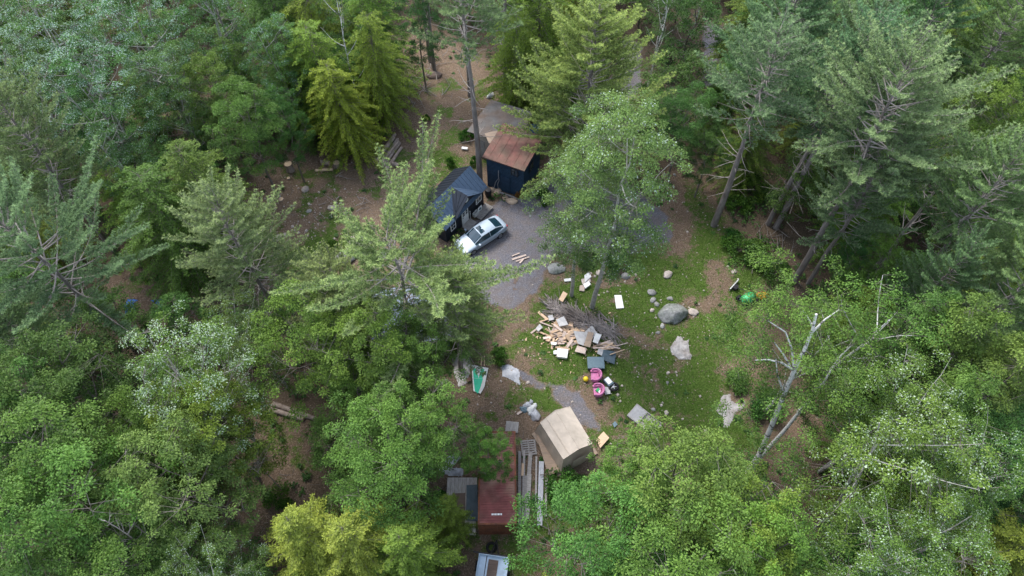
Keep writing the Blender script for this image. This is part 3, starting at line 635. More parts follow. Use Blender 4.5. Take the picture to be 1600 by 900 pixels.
# hemlocks and cedars
for i, (px, py, h, w, l, tn) in enumerate([
    (485, 30, 13, .95, 'yellow-green hemlock at the top edge left of the white birch trunk', (1.15, 1.2, .9)),
    (580, 22, 13, .95, 'broad yellow-green hemlock at the top edge right of the white birch trunk', (1.1, 1.2, .95)),
    (505, 112, 12, .95, 'yellow-green hemlock in front of the white birch trunk, second row', (1.15, 1.2, .9)),
    (585, 95, 12, .85, 'hemlock whose skirt meets the top of the brown slope', (1.15, 1.2, .9)),
    (532, 160, 10.5, .9, 'front hemlock overhanging the stacked logs', (1.3, 1.3, .85)),
    (455, 105, 12, .9, 'darker hemlock beside the pale aspen, left of the white birch trunk', (.7, .85, .8)),
    (845, 30, 13, 1.0, 'yellow-green cedar at the top edge behind the bright pine', (1.0, 1.02, .7)),
    (905, 5, 13, .9, 'cedar at the top edge left of the gravel lane', (1.0, 1.02, .7)),
    (810, 85, 11, .9, 'cedar behind the grey shed next to the bright pine', (.95, 1, .65)),
    (1185, 20, 13, .9, 'cedar at the top edge right of the small side path', MID),
    (560, 850, 12, 1.1, 'yellow-tipped larch in the middle of the bottom edge group', (1.22, 1.1, .95)),
    (478, 845, 12, 1.0, 'yellow-tipped larch at the left end of the bottom edge group', (1.25, 1.1, .95)),
    (640, 860, 11, 1.0, 'greener larch at the right end of the bottom edge group, left of the pale trailer', (.95, 1.0, .85)),
    (700, 800, 8, .7, 'small dull larch beside the plank platform', (.7, .85, .7)),
    (1585, 855, 12, 1.0, 'yellowish larch in the bottom right corner', (1.05, 1.05, .9)),
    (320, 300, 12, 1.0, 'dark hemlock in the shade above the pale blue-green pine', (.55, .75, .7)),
    (255, 345, 12, 1.0, 'hemlock with shade painted into its tint behind the limbs of the large spreading pine', (.5, .72, .7)),  # low tint paints in the shadow lying on this tree
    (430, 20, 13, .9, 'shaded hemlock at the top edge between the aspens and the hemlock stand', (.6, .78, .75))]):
    put_top('larch' if 'larch' in l else ('hemA' if i % 2 else 'hemB'), px, py, h, w, frac=.6, name='larch_tree' if 'larch' in l else ('cedar_tree' if 'cedar' in l else HT), cat='larch tree' if 'larch' in l else ('cedar tree' if 'cedar' in l else 'hemlock tree'), label=l, tint=tn)
# aspens with silver undersides
for i, (px, py, h, w, l, tn) in enumerate([
    (95, 60, 16, 1.0, 'silvery aspen in the top left corner', (.8, 1, .95)),
    (215, 60, 16, .95, 'silvery aspen at the top edge, right of the corner one', (.8, 1, .95)),
    (320, 20, 16, .95, 'aspen at the top edge with leaning grey stems showing', (.8, 1, .9)),
    (150, 150, 15, 1.0, 'silvery aspen of the second row above the brownish pine', (.8, 1, .95)),
    (255, 140, 14, .85, 'silvery aspen between the leaning stems and the round green maple', (.8, 1, .9)),
    (40, 130, 15, .9, 'silvery aspen against the left edge', (.75, .95, .95)),
    (195, 235, 13, .8, 'dull aspen with scattered white leaves above the spreading pine', (.65, .85, .7)),
    (440, 90, 13, .75, 'pale bluish aspen with one bare fork of twigs beside the hemlocks', (1.0, 1.1, 1.2)),
    (312, 590, 15, .95, 'white-leaved aspen below the blue tarp on the left', (1.0, 1.05, .7)),
    (395, 520, 12, .8, 'white-flecked aspen between the pale pine and the maples in the middle left', (.95, 1, .8)),
    (1395, 640, 15, .95, 'white-flecked aspen at the upper end of the lower right group', (1.05, 1.05, .75)),
    (1400, 745, 16, 1.0, 'largest white-leaved aspen in the lower right', (1.1, 1.1, .7)),
    (1490, 720, 14, .85, 'white-flecked aspen next to the dark maple on the lower right', (1.0, 1.05, .75)),
    (1350, 850, 14, .9, 'white-flecked aspen on the bottom edge right of the bright maples', (1.05, 1.08, .75)),
    (1450, 860, 14, .85, 'white-flecked aspen on the bottom edge left of the corner larch', (1.0, 1.05, .75)),
    (335, 880, 12, .7, 'bluish white-leaved aspen on the bottom edge on the left', (1.0, 1, .85))]):
    put_top('aspB' if i in (0, 1, 3, 5, 8) else 'aspA', px, py, h, w, name=AT, cat='aspen tree', label=l, tint=tn)
put_base('aspMid', 925, 480, 20.5, .92, rot=.8, name=AT, cat='aspen tree', label='tall poplar with a slim trunk right beside the cream rubble', tint=(1.25, 1.18, 1.25))
put_base('aspMid', 893, 462, 17, .85, rot=3.4, name=AT, cat='aspen tree', label='tall poplar with a thick dark trunk left of the cream rubble', tint=(1.15, 1.12, 1.2))
# maples
for i, (px, py, h, w, l, tn, kd) in enumerate([
    (385, 195, 12, .85, 'round mid green maple above the left end of the woodchip slope', (.85, 1, .75), 'mapB'),
    (330, 150, 12, .8, 'green maple with yellow leaf tips under the leaning aspen stems', (.9, .98, .7), 'mapC'),
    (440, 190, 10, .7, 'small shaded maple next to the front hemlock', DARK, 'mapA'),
    (95, 600, 14, .95, 'dark green maple below the pale pines at the left edge', (.68, .82, .7), 'mapA'),
    (20, 640, 14, .9, 'maple cut by the left edge in the lower half', (.75, .88, .75), 'mapC'),
    (60, 730, 15, .95, 'mid green maple at the left edge above the corner one', (.95, 1.05, .8), 'mapB'),
    (130, 800, 15, .95, 'broad green maple next to a bare grey fork near the lower left', (.98, 1.08, .8), 'mapA'),
    (30, 850, 15, .9, 'maple in the bottom left corner', (.9, 1.02, .8), 'mapC'),
    (180, 885, 13, .85, 'green maple on the bottom edge left of the bluish aspen', (.9, 1.02, .8), 'mapB'),
    (325, 668, 13, .85, 'bright yellow-green maple under the white-leaved aspen on the left', (1.15, 1.1, .6), 'mapC'),
    (285, 760, 14, .9, 'light green maple with pale leaf tips in the lower left', (1.1, 1.05, 1.0), 'mapC'),
    (230, 680, 12, .8, 'olive maple between the dark and the bright maple on the left', (.85, .9, .6), 'mapA'),
    (480, 530, 13, .95, 'yellow-green maple in the middle left, nearest the pale pine', (1.1, 1.12, .7), 'mapA'),
    (575, 560, 13, .9, 'maple over the blue-grey roof', (1.05, 1.12, .75), 'mapC'),
    (638, 552, 12, .85, 'maple overhanging the grey tarpaulins beside the drive', (1.0, 1.1, .8), 'mapC'),
    (560, 610, 10, .6, 'low maple above the pair of fallen logs', (.9, 1.02, .75), 'mapA'),
    (652, 662, 13, .85, 'green maple left of the heap of plastic bags', (.95, 1.12, .85), 'mapC'),
    (600, 715, 13, .9, 'full green maple in the centre of the bottom, above the larches', (.95, 1.15, .85), 'mapB'),
    (764, 704, 9, .6, 'small maple whose leaves lie over the red container', (.9, 1.1, .75), 'mapC'),
    (982, 757, 13, .65, 'bright maple touching the canvas tent', (1.15, 1.2, .85), 'mapC'),
    (1050, 775, 15, .9, 'bright maple in the middle of the large bottom group', (1.08, 1.14, .9), 'mapB'),
    (945, 845, 14, .9, 'bright maple at the left end of the large bottom group', (1.0, 1.12, .9), 'mapA'),
    (1060, 870, 15, .9, 'bright maple on the bottom edge, centre of the large group', (1.1, 1.15, .85), 'mapB'),
    (1140, 838, 14, .85, 'yellow-tipped maple next to the white birch foot', (1.25, 1.2, .75), 'mapC'),
    (1180, 880, 14, .85, 'yellow-tipped maple on the bottom edge below the birch', (1.2, 1.18, .75), 'mapC'),
    (1480, 540, 15, 1.0, 'conical maple with yellow tips, nearest the birch', (1.1, 1.05, .8), 'mapCone'),
    (1550, 600, 15, 1.0, 'conical maple with yellow tips by the right edge', (1.05, 1.05, .8), 'mapCone'),
    (1470, 640, 14, .95, 'lower conical maple above the white-flecked aspens', (1.0, 1.05, .8), 'mapCone'),
    (1425, 520, 14, .9, 'pale conical maple beside the top of the birch crown', (.95, 1, .85), 'mapCone'),
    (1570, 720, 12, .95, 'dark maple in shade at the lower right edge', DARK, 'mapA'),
    (1520, 190, 14, .8, 'yellow-green maple between two pines near the upper right', (1.0, 1.0, .6), 'mapC'),
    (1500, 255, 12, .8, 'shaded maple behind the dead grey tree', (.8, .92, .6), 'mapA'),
    (1585, 170, 12, .8, 'green maple cut by the right edge near the top', (.8, .95, .6), 'mapC'),
    (1070, 185, 10, .95, 'dark green maple right of the gravel lane', (.6, .82, .7), 'mapB'),
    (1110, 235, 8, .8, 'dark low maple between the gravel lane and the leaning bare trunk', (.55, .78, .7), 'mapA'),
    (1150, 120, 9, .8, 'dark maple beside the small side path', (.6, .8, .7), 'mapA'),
    (940, 50, 9, .5, 'small maple at the edge of the gravel lane', MID, 'mapA'),
    (1400, 40, 14, .85, 'dark maple at the top edge between the pines', (.6, .8, .55), 'mapC'),
    (1480, 110, 13, .7, 'maple with rusty leaf tips above the largest pale pine', (.95, .95, .7), 'mapCone'),
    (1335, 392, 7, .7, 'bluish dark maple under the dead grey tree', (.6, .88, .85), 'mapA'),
    (1380, 420, 10, .7, 'yellow-tipped maple at the foot of the dead grey tree', (.9, .98, .6), 'mapC'),
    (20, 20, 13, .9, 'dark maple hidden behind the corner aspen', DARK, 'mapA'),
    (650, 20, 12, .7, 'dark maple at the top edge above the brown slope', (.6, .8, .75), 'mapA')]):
    put_top(kd, px, py, h, w, name=DT, cat='maple tree', label=l, tint=tn)
# birches
def P3(px, py, z): x, y = at(px, py, z); return (x, y, z)
bx, by = at(1165, 745); 
def rel(pts): return [(p[0] - bx, p[1] - by, p[2]) for p in [P3(*q) for q in pts]]
pA = rel([(1165, 745, 0), (1186, 712, 2.5), (1205, 668, 5.5), (1224, 620, 8.3), (1242, 577, 10.8), (1258, 545, 12.2), (1270, 515, 13.4), (1276, 490, 14.6)])
ex = [rel([(1165, 745, 0), (1190, 712, 2), (1228, 670, 4.5), (1258, 632, 7), (1287, 598, 9.5), (1310, 560, 11.8), (1330, 540, 13)]),
      rel([(1241, 578, 10.8), (1238, 545, 12.3), (1228, 518, 13.3), (1200, 500, 14)]),
      rel([(1241, 578, 10.8), (1222, 566, 12), (1200, 561, 12.8), (1180, 562, 13.2)]),
      rel([(1226, 615, 8.5), (1215, 585, 10.5), (1213, 560, 11.5)]),
      rel([(1240, 580, 10.6), (1224, 552, 12), (1210, 534, 13)]),
      rel([(1268, 520, 13.2), (1290, 498, 14.2), (1312, 483, 15)]),
      rel([(1272, 512, 13.5), (1258, 488, 14.3), (1250, 480, 14.8)])]
tx, ty = at(1262, 528, 12.8); PROTO['birchHero'] = decid(61, 15.5, 5.5, .50, limbs=0, cr=.6, clumps=270, per=130, leaf=.11, bark='birch', path=pA, extra=ex, lean=((tx - bx - .3) / .53, (ty - by) / .53), upw=1.0); PROTO_H['birchHero'] = 15.5
put('birchHero', bx, by, 15.5, 0, 1, BT, 'leaning white birch with forked white limbs at the right side of the lawn', 'birch tree', (1.05, 1.08, .75))
put_top('birch', 1350, 530, 15, 1.0, name=BT, cat='birch tree', label='second birch with a few white limbs, behind the leaning one', tint=(1.0, 1.06, .75))
put_top('birch', 1268, 552, 13, .75, name=BT, cat='birch tree', label='leafy birch whose crown hangs beside the green mower', tint=(1.05, 1.1, .85))
put_base('birch', 1009, 150, 15, .6, name=BT, cat='birch tree', label='left one of two slim white birches beside the gravel lane', tint=MID)
put_base('birch', 1020, 102, 17, .6, name=BT, cat='birch tree', label='right one of two slim white birches beside the gravel lane, with a forked stem', tint=MID)
put_base('birch', 572, 200, 17, .5, name=BT, cat='birch tree', label='white birch trunk rising among the yellow-green hemlocks', tint=MID)
put_base('birch', 1080, 60, 14, .6, name=BT, cat='birch tree', label='thin birch near the top edge left of the side path', tint=MID)
put_base('dead', 1350, 440, 15.5, 1.0, rot=1.0, name='dead_tree', cat='dead tree', label='bare dead grey tree with many upswept limbs on the right')
put_base('dead', 388, 138, 16, .9, rot=.3, name='dead_tree', cat='dead tree', label='grey leaning stem with bare limbs among the aspens near the top left')
put_base('dead', 400, 118, 15, .8, rot=3.3, name='dead_tree', cat='dead tree', label='second grey leaning stem, nearer the hemlocks, at the top left')
put_top('dead', 175, 825, 14, .55, rot=3, frac=.9, name='dead_tree', cat='dead tree', label='bare grey fork sticking out of the maples in the lower left')
put_base('dead', 440, 765, 7, .5, rot=2, name='dead_tree', cat='dead tree', label='leaning broken snag at the edge of the dark soil patch in the lower left')

# fillers: understorey wherever the wood is dense
SLOT = OPEN[3]; r = rs(99); NF = 0
clear = [p for p in OPEN + GRAVEL + GRASS]
pts = []
for _ in range(6000):
    x = r.uniform(-58, 58); y = r.uniform(-3, 88)
    if abs(x) > 24 + y * .52 + 6: continue
    if max(inside(x, y, p) for p in clear) > -2.2: continue
    if any((x - a) ** 2 + (y - b) ** 2 < 3.8 ** 2 for a, b in pts): continue
    if -6 < x < 8 and 34 < y < 50: continue
    if inside(x, y, SLOT) > -3.2: continue
    pts.append((x, y))
for x, y in pts:
    kd = ['low', 'low2', 'hemB', 'low'][r.randint(4)]; h = {'low': 7.5, 'low2': 6.5, 'hemB': 8}[kd] * r.uniform(.75, 1.25)
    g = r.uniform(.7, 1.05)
    nm, ct, lb, gp = (HT, 'hemlock tree', 'small shaded hemlock filling a gap of the surrounding wood', 'small hemlocks filling the gaps of the wood') if kd == 'hemB' else (DT, 'maple tree', 'small shaded maple filling a gap of the surrounding wood', 'small maples filling the gaps of the wood')
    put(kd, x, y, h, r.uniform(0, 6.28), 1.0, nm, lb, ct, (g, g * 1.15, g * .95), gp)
NF = len(pts)
# shrubs in and around the clearing
for i, (px, py, w, l, tn, kd) in enumerate([
    (1170, 300, 1.2, 'leafy bush beside the pair of slim dark trunks', (.85, 1.1, .5), 'shrubA'),
    (1150, 325, 1.0, 'bush at the foot of the leaning bare trunk', (.8, 1.05, .5), 'shrubB'),
    (1150, 395, 1.0, 'low bush left of the earth pit on the right', (.75, 1, .55), 'shrubA'),
    (1180, 400, 1.1, 'low bush nearest the earth pit on the right', (.75, 1, .55), 'shrubB'),
    (1205, 430, 1.0, 'dark bush above the green mower', (.7, .95, .6), 'shrubA'),
    (1140, 375, .8, 'small bush on the bank above the lawn', (.75, 1, .55), 'shrubB'),
    (850, 312, .8, 'green bush against the front of the navy shed', (.85, 1.1, .6), 'shrubB'),
    (729, 216, .7, 'round green bush left of the grey shed', (.85, 1.1, .5), 'shrubB'),
    (742, 256, .5, 'little bush at the corner of the navy shed', (.8, 1.1, .5), 'shrubB'),
    (704, 258, .5, 'little bush behind the black cottage', (.8, 1.1, .5), 'shrubB'),
    (667, 190, .4, 'tiny bush on the brown slope', (.9, 1.1, .5), 'shrubB'),
    (882, 762, 1.0, 'bush under the canvas tent', (.8, 1.05, .55), 'shrubA'),
    (905, 775, 1.0, 'bush between the tent and the bright maples', (.75, 1.0, .55), 'shrubB'),
    (440, 780, .8, 'bush below the leaning broken snag', (.8, 1, .45), 'shrubA'),
    (695, 790, .8, 'bush left of the plank platform', (.75, .95, .6), 'shrubB'),
    (1195, 640, 1.0, 'bush behind the grey tarp at the right side of the lawn', (1.0, 1.25, .95), 'shrubA'),
    (1150, 600, .8, 'low bush at the shaded right edge of the lawn', (.7, .98, .65), 'shrubB'),
    (1100, 735, .8, 'low bush at the bottom of the lawn', (.7, .98, .6), 'shrubA'),
    (780, 560, .7, 'bush at the lower end of the gravel pad', (.85, 1.1, .6), 'shrubB'),
    (520, 390, .6, 'low bush on the green strip of the woodchip slope', (.8, 1.05, .45), 'shrubB'),
    (960, 412, .9, 'low bush between the two poplar trunks and the drive', (.8, 1.08, .65), 'shrubA'),
    (915, 408, .8, 'low bush right behind the thick poplar trunk', (.8, 1.08, .65), 'shrubB')]):
    put_base(kd, px, py, PROTO_H[kd] * (.6 + .35 * w), w, name='bush', cat='bush', label=l, tint=tn)
M_or = (2.2, .75, .5)
put_base('shrubB', 816, 306, 1.0, .6, name='bush', cat='bush', label='orange-leaved bush at the corner of the navy shed', tint=(3.0, .85, .8))

#SECTION_OBJECTS
# ------------------------------------------------------------------ helpers for small things
def world_poly(pxs, z): return [(*at(p[0], p[1], p[2] if len(p) > 2 else z), p[2] if len(p) > 2 else z) for p in pxs]
def slab(name, label, cat, pxs, m, z=.06, th=.03, group=None, parent=None):
    """flat board or sheet: corners measured on the ground, top at height z"""
    P = world_poly(pxs, z); c = np.mean([p[:2] for p in P], 0); g = gz(*c)
    mb = MB(); mb.poly([(p[0] - c[0], p[1] - c[1], p[2] - z) for p in P], th)
    o = mb.build(name, m, None, (c[0], c[1], z + g)); return tag(o, label, cat, group)
def plank(name, label, cat, a, b, w, th, m, z=.05, group=None, roll=0, dz=0):
    """board from photo ground point a to b"""
    A = at(*a); B = at(*b); c = ((A[0] + B[0]) / 2, (A[1] + B[1]) / 2); L = math.hypot(B[0] - A[0], B[1] - A[1])
    mb = MB(); mb.box((0, 0, 0), (L, w, th), 0, roll, math.atan2(dz, L))
    o = mb.build(name, m, None, (c[0], c[1], z + gz(*c)), math.atan2(B[1] - A[1], B[0] - A[0])); return tag(o, label, cat, group)
def rock(name, label, px, py, d, m='rock', seed=1, group=None, sub=3, cat='rock', rz=0, rough=.22):
    bm = bmesh.new(); bmesh.ops.create_icosphere(bm, subdivisions=sub, radius=.5)
    for v in bm.verts:
        n = mnoise.noise(v.co * 2.2 + Vector((seed * 3.1, 7, seed))) * rough * 1.6 + mnoise.noise(v.co * 5 + Vector((seed, 1, 2))) * rough * .5
        v.co *= 1 + n; q = v.co
        for pl in (Vector((.7, .3, .6)), Vector((-.5, .6, .55)), Vector((.1, -.9, .4)), Vector((-.7, -.4, .5))):
            pl = (pl + Vector((mnoise.noise(Vector((seed, pl.x, 1))), mnoise.noise(Vector((seed, pl.y, 5))), 0)) * .5).normalized(); e = q.dot(pl) - .40
            if e > 0: q -= pl * e * .85
        v.co = Vector((q.x * d[0], q.y * d[1], max(q.z, -.3) * d[2]))
    me = bpy.data.meshes.new(name); bm.to_mesh(me); bm.free(); me.materials.append(M[m])
    for p in me.polygons: p.use_smooth = False if sub < 3 else True
    x, y = at(px, py); o = bpy.data.objects.new(name, me); COL.objects.link(o); o.location = (x, y, gz(x, y) + d[2] * .2); o.rotation_euler = (0, 0, rz)
    return tag(o, label, cat, group)
def sheet(name, label, cat, pxs, m, h=.15, seed=1, n=34, group=None, z=.02, ridge=2.5, mb=None, holes=0):
    """crumpled tarp: a thick rumpled cloth clipped to an outline"""
    P = np.array([at(*p) for p in pxs]); c = P.mean(0); P = P - c; mn = P.min(0); mx = P.max(0)
    gx_, gy_ = np.meshgrid(np.linspace(mn[0], mx[0], n), np.linspace(mn[1], mx[1], n)); D = polydist(gx_, gy_, P)
    wob = (fbm(gx_, gy_, .35, seed) - .5) * .25; D = D + wob
    zz = (np.abs(fbm(gx_ + seed, gy_, .55, seed + 3) - .5) * 2) ** .7 * h * ridge * .6 + fbm(gx_, gy_, .22, seed + 5) * h * .5; zz *= np.clip(D / .2, .15, 1)
    zz = np.where(D < .1, np.clip(zz, .01, .05), zz)
    if holes: D = np.where(fbm(gx_, gy_, .5, seed + 9) > 1 - holes, -1, D)
    V = np.stack([gx_, gy_, zz + z], -1).reshape(-1, 3); ii = np.arange(n * n).reshape(n, n)
    F = np.stack([ii[:-1, :-1], ii[:-1, 1:], ii[1:, 1:], ii[1:, :-1]], -1).reshape(-1, 4); F = F[(D.ravel()[F] > 0).all(1)]
    used = np.unique(F); rm = -np.ones(n * n, int); rm[used] = np.arange(len(used)); V2 = V[used]; F2 = rm[F]
    b = MB(); b.add(V2, F2, 0, .5, True); b.add(V2 - [0, 0, .012], F2[:, ::-1], 0, .5, True)
    g = gz(*c); return tag(b.build(name, m, None, (c[0], c[1], g)), label, cat, group)
def log(name, label, a, b, rad, m='bark2', group=None, z=None, cat='log', z0=0):
    A = Vector((*at(*a), 0)); B = Vector((*at(*b), 0)); c = (A + B) / 2; h = (B - A) / 2; n = 7; r = random.Random(a[0])
    t = thing(name, label, cat, (c.x, c.y, gz(c.x, c.y) + rad * .8 + z0), 0, group)
    P = [tuple(-h + 2 * h * i / (n - 1) + Vector((r.uniform(-1, 1), r.uniform(-1, 1), r.uniform(-.5, .5))) * rad * .15) for i in range(n)]
    mb = MB(); mb.tube(P, np.linspace(rad, rad * .82, n), 9, cap=False); mb.build('bark', m, t)
    for e, q, k in ((P[0], P[1], rad), (P[-1], P[-2], rad * .82)):
        d = (Vector(e) - Vector(q)).normalized(); cb = MB(); cb.tube([tuple(Vector(e) - d * .01), tuple(Vector(e) + d * .012)], k * .97, 9); cb.build('cut_end', 'cutend', t)
    return t
def stump(label, px, py, rad, h, group=None):
    x, y = at(px, py); t = thing('tree_stump', label, 'stump', (x, y, gz(x, y) - .05), 0, group)
    MB().tube([(0, 0, 0), (0, 0, h * .3), (0, 0, h)], [rad * 1.25, rad * 1.02, rad], 10, cap=False).build('bark', 'bark2', t)
    MB().tube([(0, 0, h - .02), (0, 0, h + .01)], rad * .98, 10).build('cut_top', 'cutend', t); return t
def window(parent, c, w, h, rz, fm='white', depth=.05, name='window', bars=(1, 1)):
    """window on a wall whose outward normal is local -Y rotated by rz; centre c in parent coordinates"""
    f = MB(); b = .07
    f.box((0, 0, h / 2), (w + b, depth, b)); f.box((0, 0, -h / 2), (w + b, depth, b)); 
    for s in (-1, 1): f.box((s * w / 2, 0, 0), (b, depth * .96, h - b))
    for i in range(bars[0]): f.box(((i + 1) / (bars[0] + 1) * w - w / 2, 0, 0), (.03, depth * .6, h - b))
    for i in range(bars[1]): f.box((0, 0, (i + 1) / (bars[1] + 1) * h - h / 2), (w - b, depth * .5, .03))
    o = f.build(name, fm, parent, c, rz); MB().box((0, .008, 0), (w - .02, .012, h - .02)).build('pane', 'glass', o); return o
def seams(mb, a, b, c, d, n, w=.035, h=.03, m=0):
    """standing seams on a roof plane: a-b is the ridge edge, d-c the eave edge (a above d)"""
    a, b, c, d = map(Vector, (a, b, c, d)); nn = (b - a).cross(d - a).normalized()
    if nn.z < 0: nn = -nn
    for i in range(n):
        t = (i + .5) / n; p = a.lerp(b, t) + nn * .01; q = d.lerp(c, t) + nn * .01
        mb.segs([tuple(p)], [tuple(q)], w * .5, w * .5, 4, m)

# ------------------------------------------------------------------ black cottage
ox, oy = at(756, 318); ang = math.atan2(-.817, -.577)                # X runs along the front, +Y(local right-hand) = out of the front
cot = thing('cottage', 'little black cottage with white door and black standing seam metal roof, blue sky sheen painted in', 'cottage', (ox, oy, gz(ox, oy)), ang)
Lc, Dc, Ev, Rg = 5.2, 3.0, 2.35, 3.6                                  # local: X along front, inside is -Y (mirrored frame below)
def c3(X, Yin, Z): return (X, -Yin, Z)
mb = MB()
def prism(mb, quad, th, m=0): mb.poly(quad, th, m)
mb.box(c3(Lc / 2, Dc / 2, Ev / 2), (Lc, Dc, Ev)); 
for xx in (0.0, Lc):                                                  # gable ends
    s = 1 if xx == 0 else -1
    mb.add([c3(xx, 0, Ev), c3(xx, Dc, Ev), c3(xx, Dc / 2, Rg - .05), c3(xx + s * .1, 0, Ev), c3(xx + s * .1, Dc, Ev), c3(xx + s * .1, Dc / 2, Rg - .05)], [(0, 1, 2), (5, 4, 3), (0, 2, 5, 3), (2, 1, 4, 5)])
wall = mb.build('wall', 'blacksiding', cot)
gx0, gx1, gxm = .75, 4.0, 2.4; Gr = 3.5
mb = MB(); mb.add([c3(gx0 + .15, -.05, Ev), c3(gx1 - .15, -.05, Ev), c3(gxm, -.05, Gr - .12), c3(gx0 + .15, .05, Ev), c3(gx1 - .15, .05, Ev), c3(gxm, .05, Gr - .12)], [(0, 1, 2), (5, 4, 3), (0, 2, 5, 3), (2, 1, 4, 5)])
for i in range(13): mb.box(c3(.2 + i * .4, -.012, Ev / 2), (.03, .03, Ev - .05))
mb.build('gable_wall', 'blacksiding', cot)
oh = .28; fs = (Rg - Ev) / (Dc / 2); zE = Ev - oh * fs
mr = MB()
A_, B_, C_, D_ = c3(-oh, Dc / 2, Rg), c3(Lc + oh, Dc / 2, Rg), c3(Lc + oh, -oh, zE), c3(-oh, -oh, zE)
mr.poly([A_, B_, C_, D_], .06); seams(mr, A_, B_, C_, D_, 15)
A2, B2, C2, D2 = c3(-oh, Dc / 2, Rg), c3(Lc + oh, Dc / 2, Rg), c3(Lc + oh, Dc + oh, zE), c3(-oh, Dc + oh, zE)
mk = MB(); mk.poly([(A2[0], A2[1] - .002, A2[2]), (B2[0], B2[1] - .002, B2[2]), C2, D2][::-1], .06); seams(mk, A2, B2, C2, D2, 15)
mr.build('roof', 'sheenroof', cot); mk.build('back_roof', 'blackroof', cot)  # one black metal: front slope coloured with sky sheen, back left plain
md = MB(); F0 = -.38; sl_ = (Gr - Ev) / (gxm - gx0); eL, eR = gx0 - .12, gx1 + .12; zL, zR = Gr - (gxm - eL) * (Gr - Ev) / (gxm - gx0), Gr - (eR - gxm) * (Gr - Ev) / (gx1 - gxm)
yb = (Gr - Ev) / fs
q1 = [c3(gxm, yb + .2, Gr + .03), c3(gxm, F0, Gr + .03), c3(eL, F0, zL + .03), c3(eL, 0.0, zL + .03)]
q2 = [c3(gxm, F0, Gr + .03), c3(gxm, yb + .2, Gr + .03), c3(eR, 0.0, zR + .03), c3(eR, F0, zR + .03)]
md.poly(q1, .05); seams(md, q1[0], q1[1], q1[2], q1[3], 4); mq = MB(); mq.poly(q2, .05); seams(mq, q2[1], q2[0], q2[2], q2[3], 4); mq.build('dormer_side_roof', 'blackroof', cot)
md.build('dormer_roof', 'sheenroof', cot)
dr = MB(); dr.box((0, 0, 1.02), (.86, .06, 2.04)); 
for i in range(4): pass
door = dr.build('door', 'white', cot, c3(2.66, -.04, .12))
pn = MB()
for a in (-.19, .19):
    for bz in (1.15, 1.42, 1.69): pn.box((a, .035, bz), (.26, .012, .2))
pn.build('pane', 'glass', door)
MB().box((.33, .05, .95), (.05, .07, .05)).build('handle', 'blackplastic', door)
window(cot, c3(.72, -.04, 1.5), .72, 1.1, PI)
window(cot, c3(4.25, -.04, 1.3), .6, .85, PI)
mb = MB(); mb.tube([c3(2.35, -.07, 2.78), c3(2.35, -.11, 2.78)], .21, 18); mb.build('round_vent', 'white', cot)
mb = MB()
for i in range(5): mb.box(c3(.85, -.25 - i * .17, .2), (1.75, .155, .04))
for xx in (.05, 1.65):
    for yy in (-.25, -.9): mb.box(c3(xx, yy, .09), (.09, .09, .18))
mb.build('deck', 'greywood', cot)
mb = MB(); mb.box(c3(2.66, -.45, .12), (1.15, .75, .08)); mb.box(c3(2.66, -.45, .04), (1.05, .65, .08)); mb.build('step', 'greywood', cot)
MB().box(c3(2.0, -.05, .5), (.05, .04, 1.0)).build('corner_trim', 'white', cot)
# white sign board leaning on the deck
sx = Matrix.Rotation(ang, 3, 'Z') @ Vector(c3(.98, -.32, .55)); t = thing('notice_board', 'white board with a dark round mark standing on the cottage deck', 'board', (ox + sx.x, oy + sx.y, gz(ox, oy) + .24), ang)
MB().box((0, 0, .26), (.52, .05, .52)).build('panel', 'white', t); mb = MB(); mb.tube([(0, .03, .27), (0, .045, .27)], .14, 14); mb.build('round_mark', 'slatelid', t)
sx = Matrix.Rotation(ang, 3, 'Z') @ Vector(c3(1.55, -.30, 0)); t = thing('planter_frame', 'low white framed crate beside the cottage door', 'crate', (ox + sx.x, oy + sx.y, gz(ox, oy) + .23), ang)
mb = MB(); mb.box((0, -.12, .18), (.6, .04, .36)); mb.box((0, .12, .18), (.6, .04, .36)); mb.box((-.29, 0, .18), (.04, .2, .36)); mb.box((.29, 0, .18), (.04, .2, .36)); mb.box((0, 0, .02), (.54, .2, .04)); mb.build('sides', 'offwhite', t)
MB().tube([(0, 0, 0), (0, 0, .25), (0, 0, .8), (0, 0, .86)], [.24, .29, .30, .26], 14).build('body', 'blackplastic', thing('barrel', 'black plastic barrel between the cottage and the navy shed', 'barrel', (*at(763, 306), gz(*at(763, 306)))))

# ------------------------------------------------------------------ navy shed with rusty roof, grey shed behind
s0 = Vector(at(762, 290)); s1 = Vector(at(808, 306)); sa = math.atan2(s1.y - s0.y, s1.x - s0.x); Ls = 3.45; Ds = 3.6; Hs = 3.75
sh = thing('shed', 'tall navy blue shed with a rusty brown flat roof', 'shed', (s0.x, s0.y, gz(*s0)), sa)
mb = MB(); mb.box((Ls / 2, Ds / 2, Hs / 2), (Ls, Ds, Hs)); 
for i in range(20): mb.box((Ls / 2, -.008, .12 + i * .185), (Ls - .02, .02, .012))
for i in range(20): mb.box((Ls + .008, Ds / 2, .12 + i * .185), (.02, Ds - .02, .012))
mb.build('wall', 'navy', sh)
mb = MB(); mb.poly([(-.25, -.3, Hs + .06), (Ls + .2, -.3, Hs + .06), (Ls + .2, Ds + .2, Hs + .34), (-.25, Ds + .2, Hs + .34)], .1); mb.build('roof', 'rustroof', sh)
mb = MB()
for i in range(5): mb.box((.3 + i * .75, Ds / 2, Hs + .215), (.03, Ds + .3, .02), 0, math.atan2(.28, Ds + .5))
mb.build('roof_battens', 'rustroof', sh)
window(sh, (2.62, -.04, 2.95), .62, .85, 0, 'blackroof'); window(sh, (Ls + .04, 1.6, 2.4), .8, .8, PI / 2, 'blackroof')
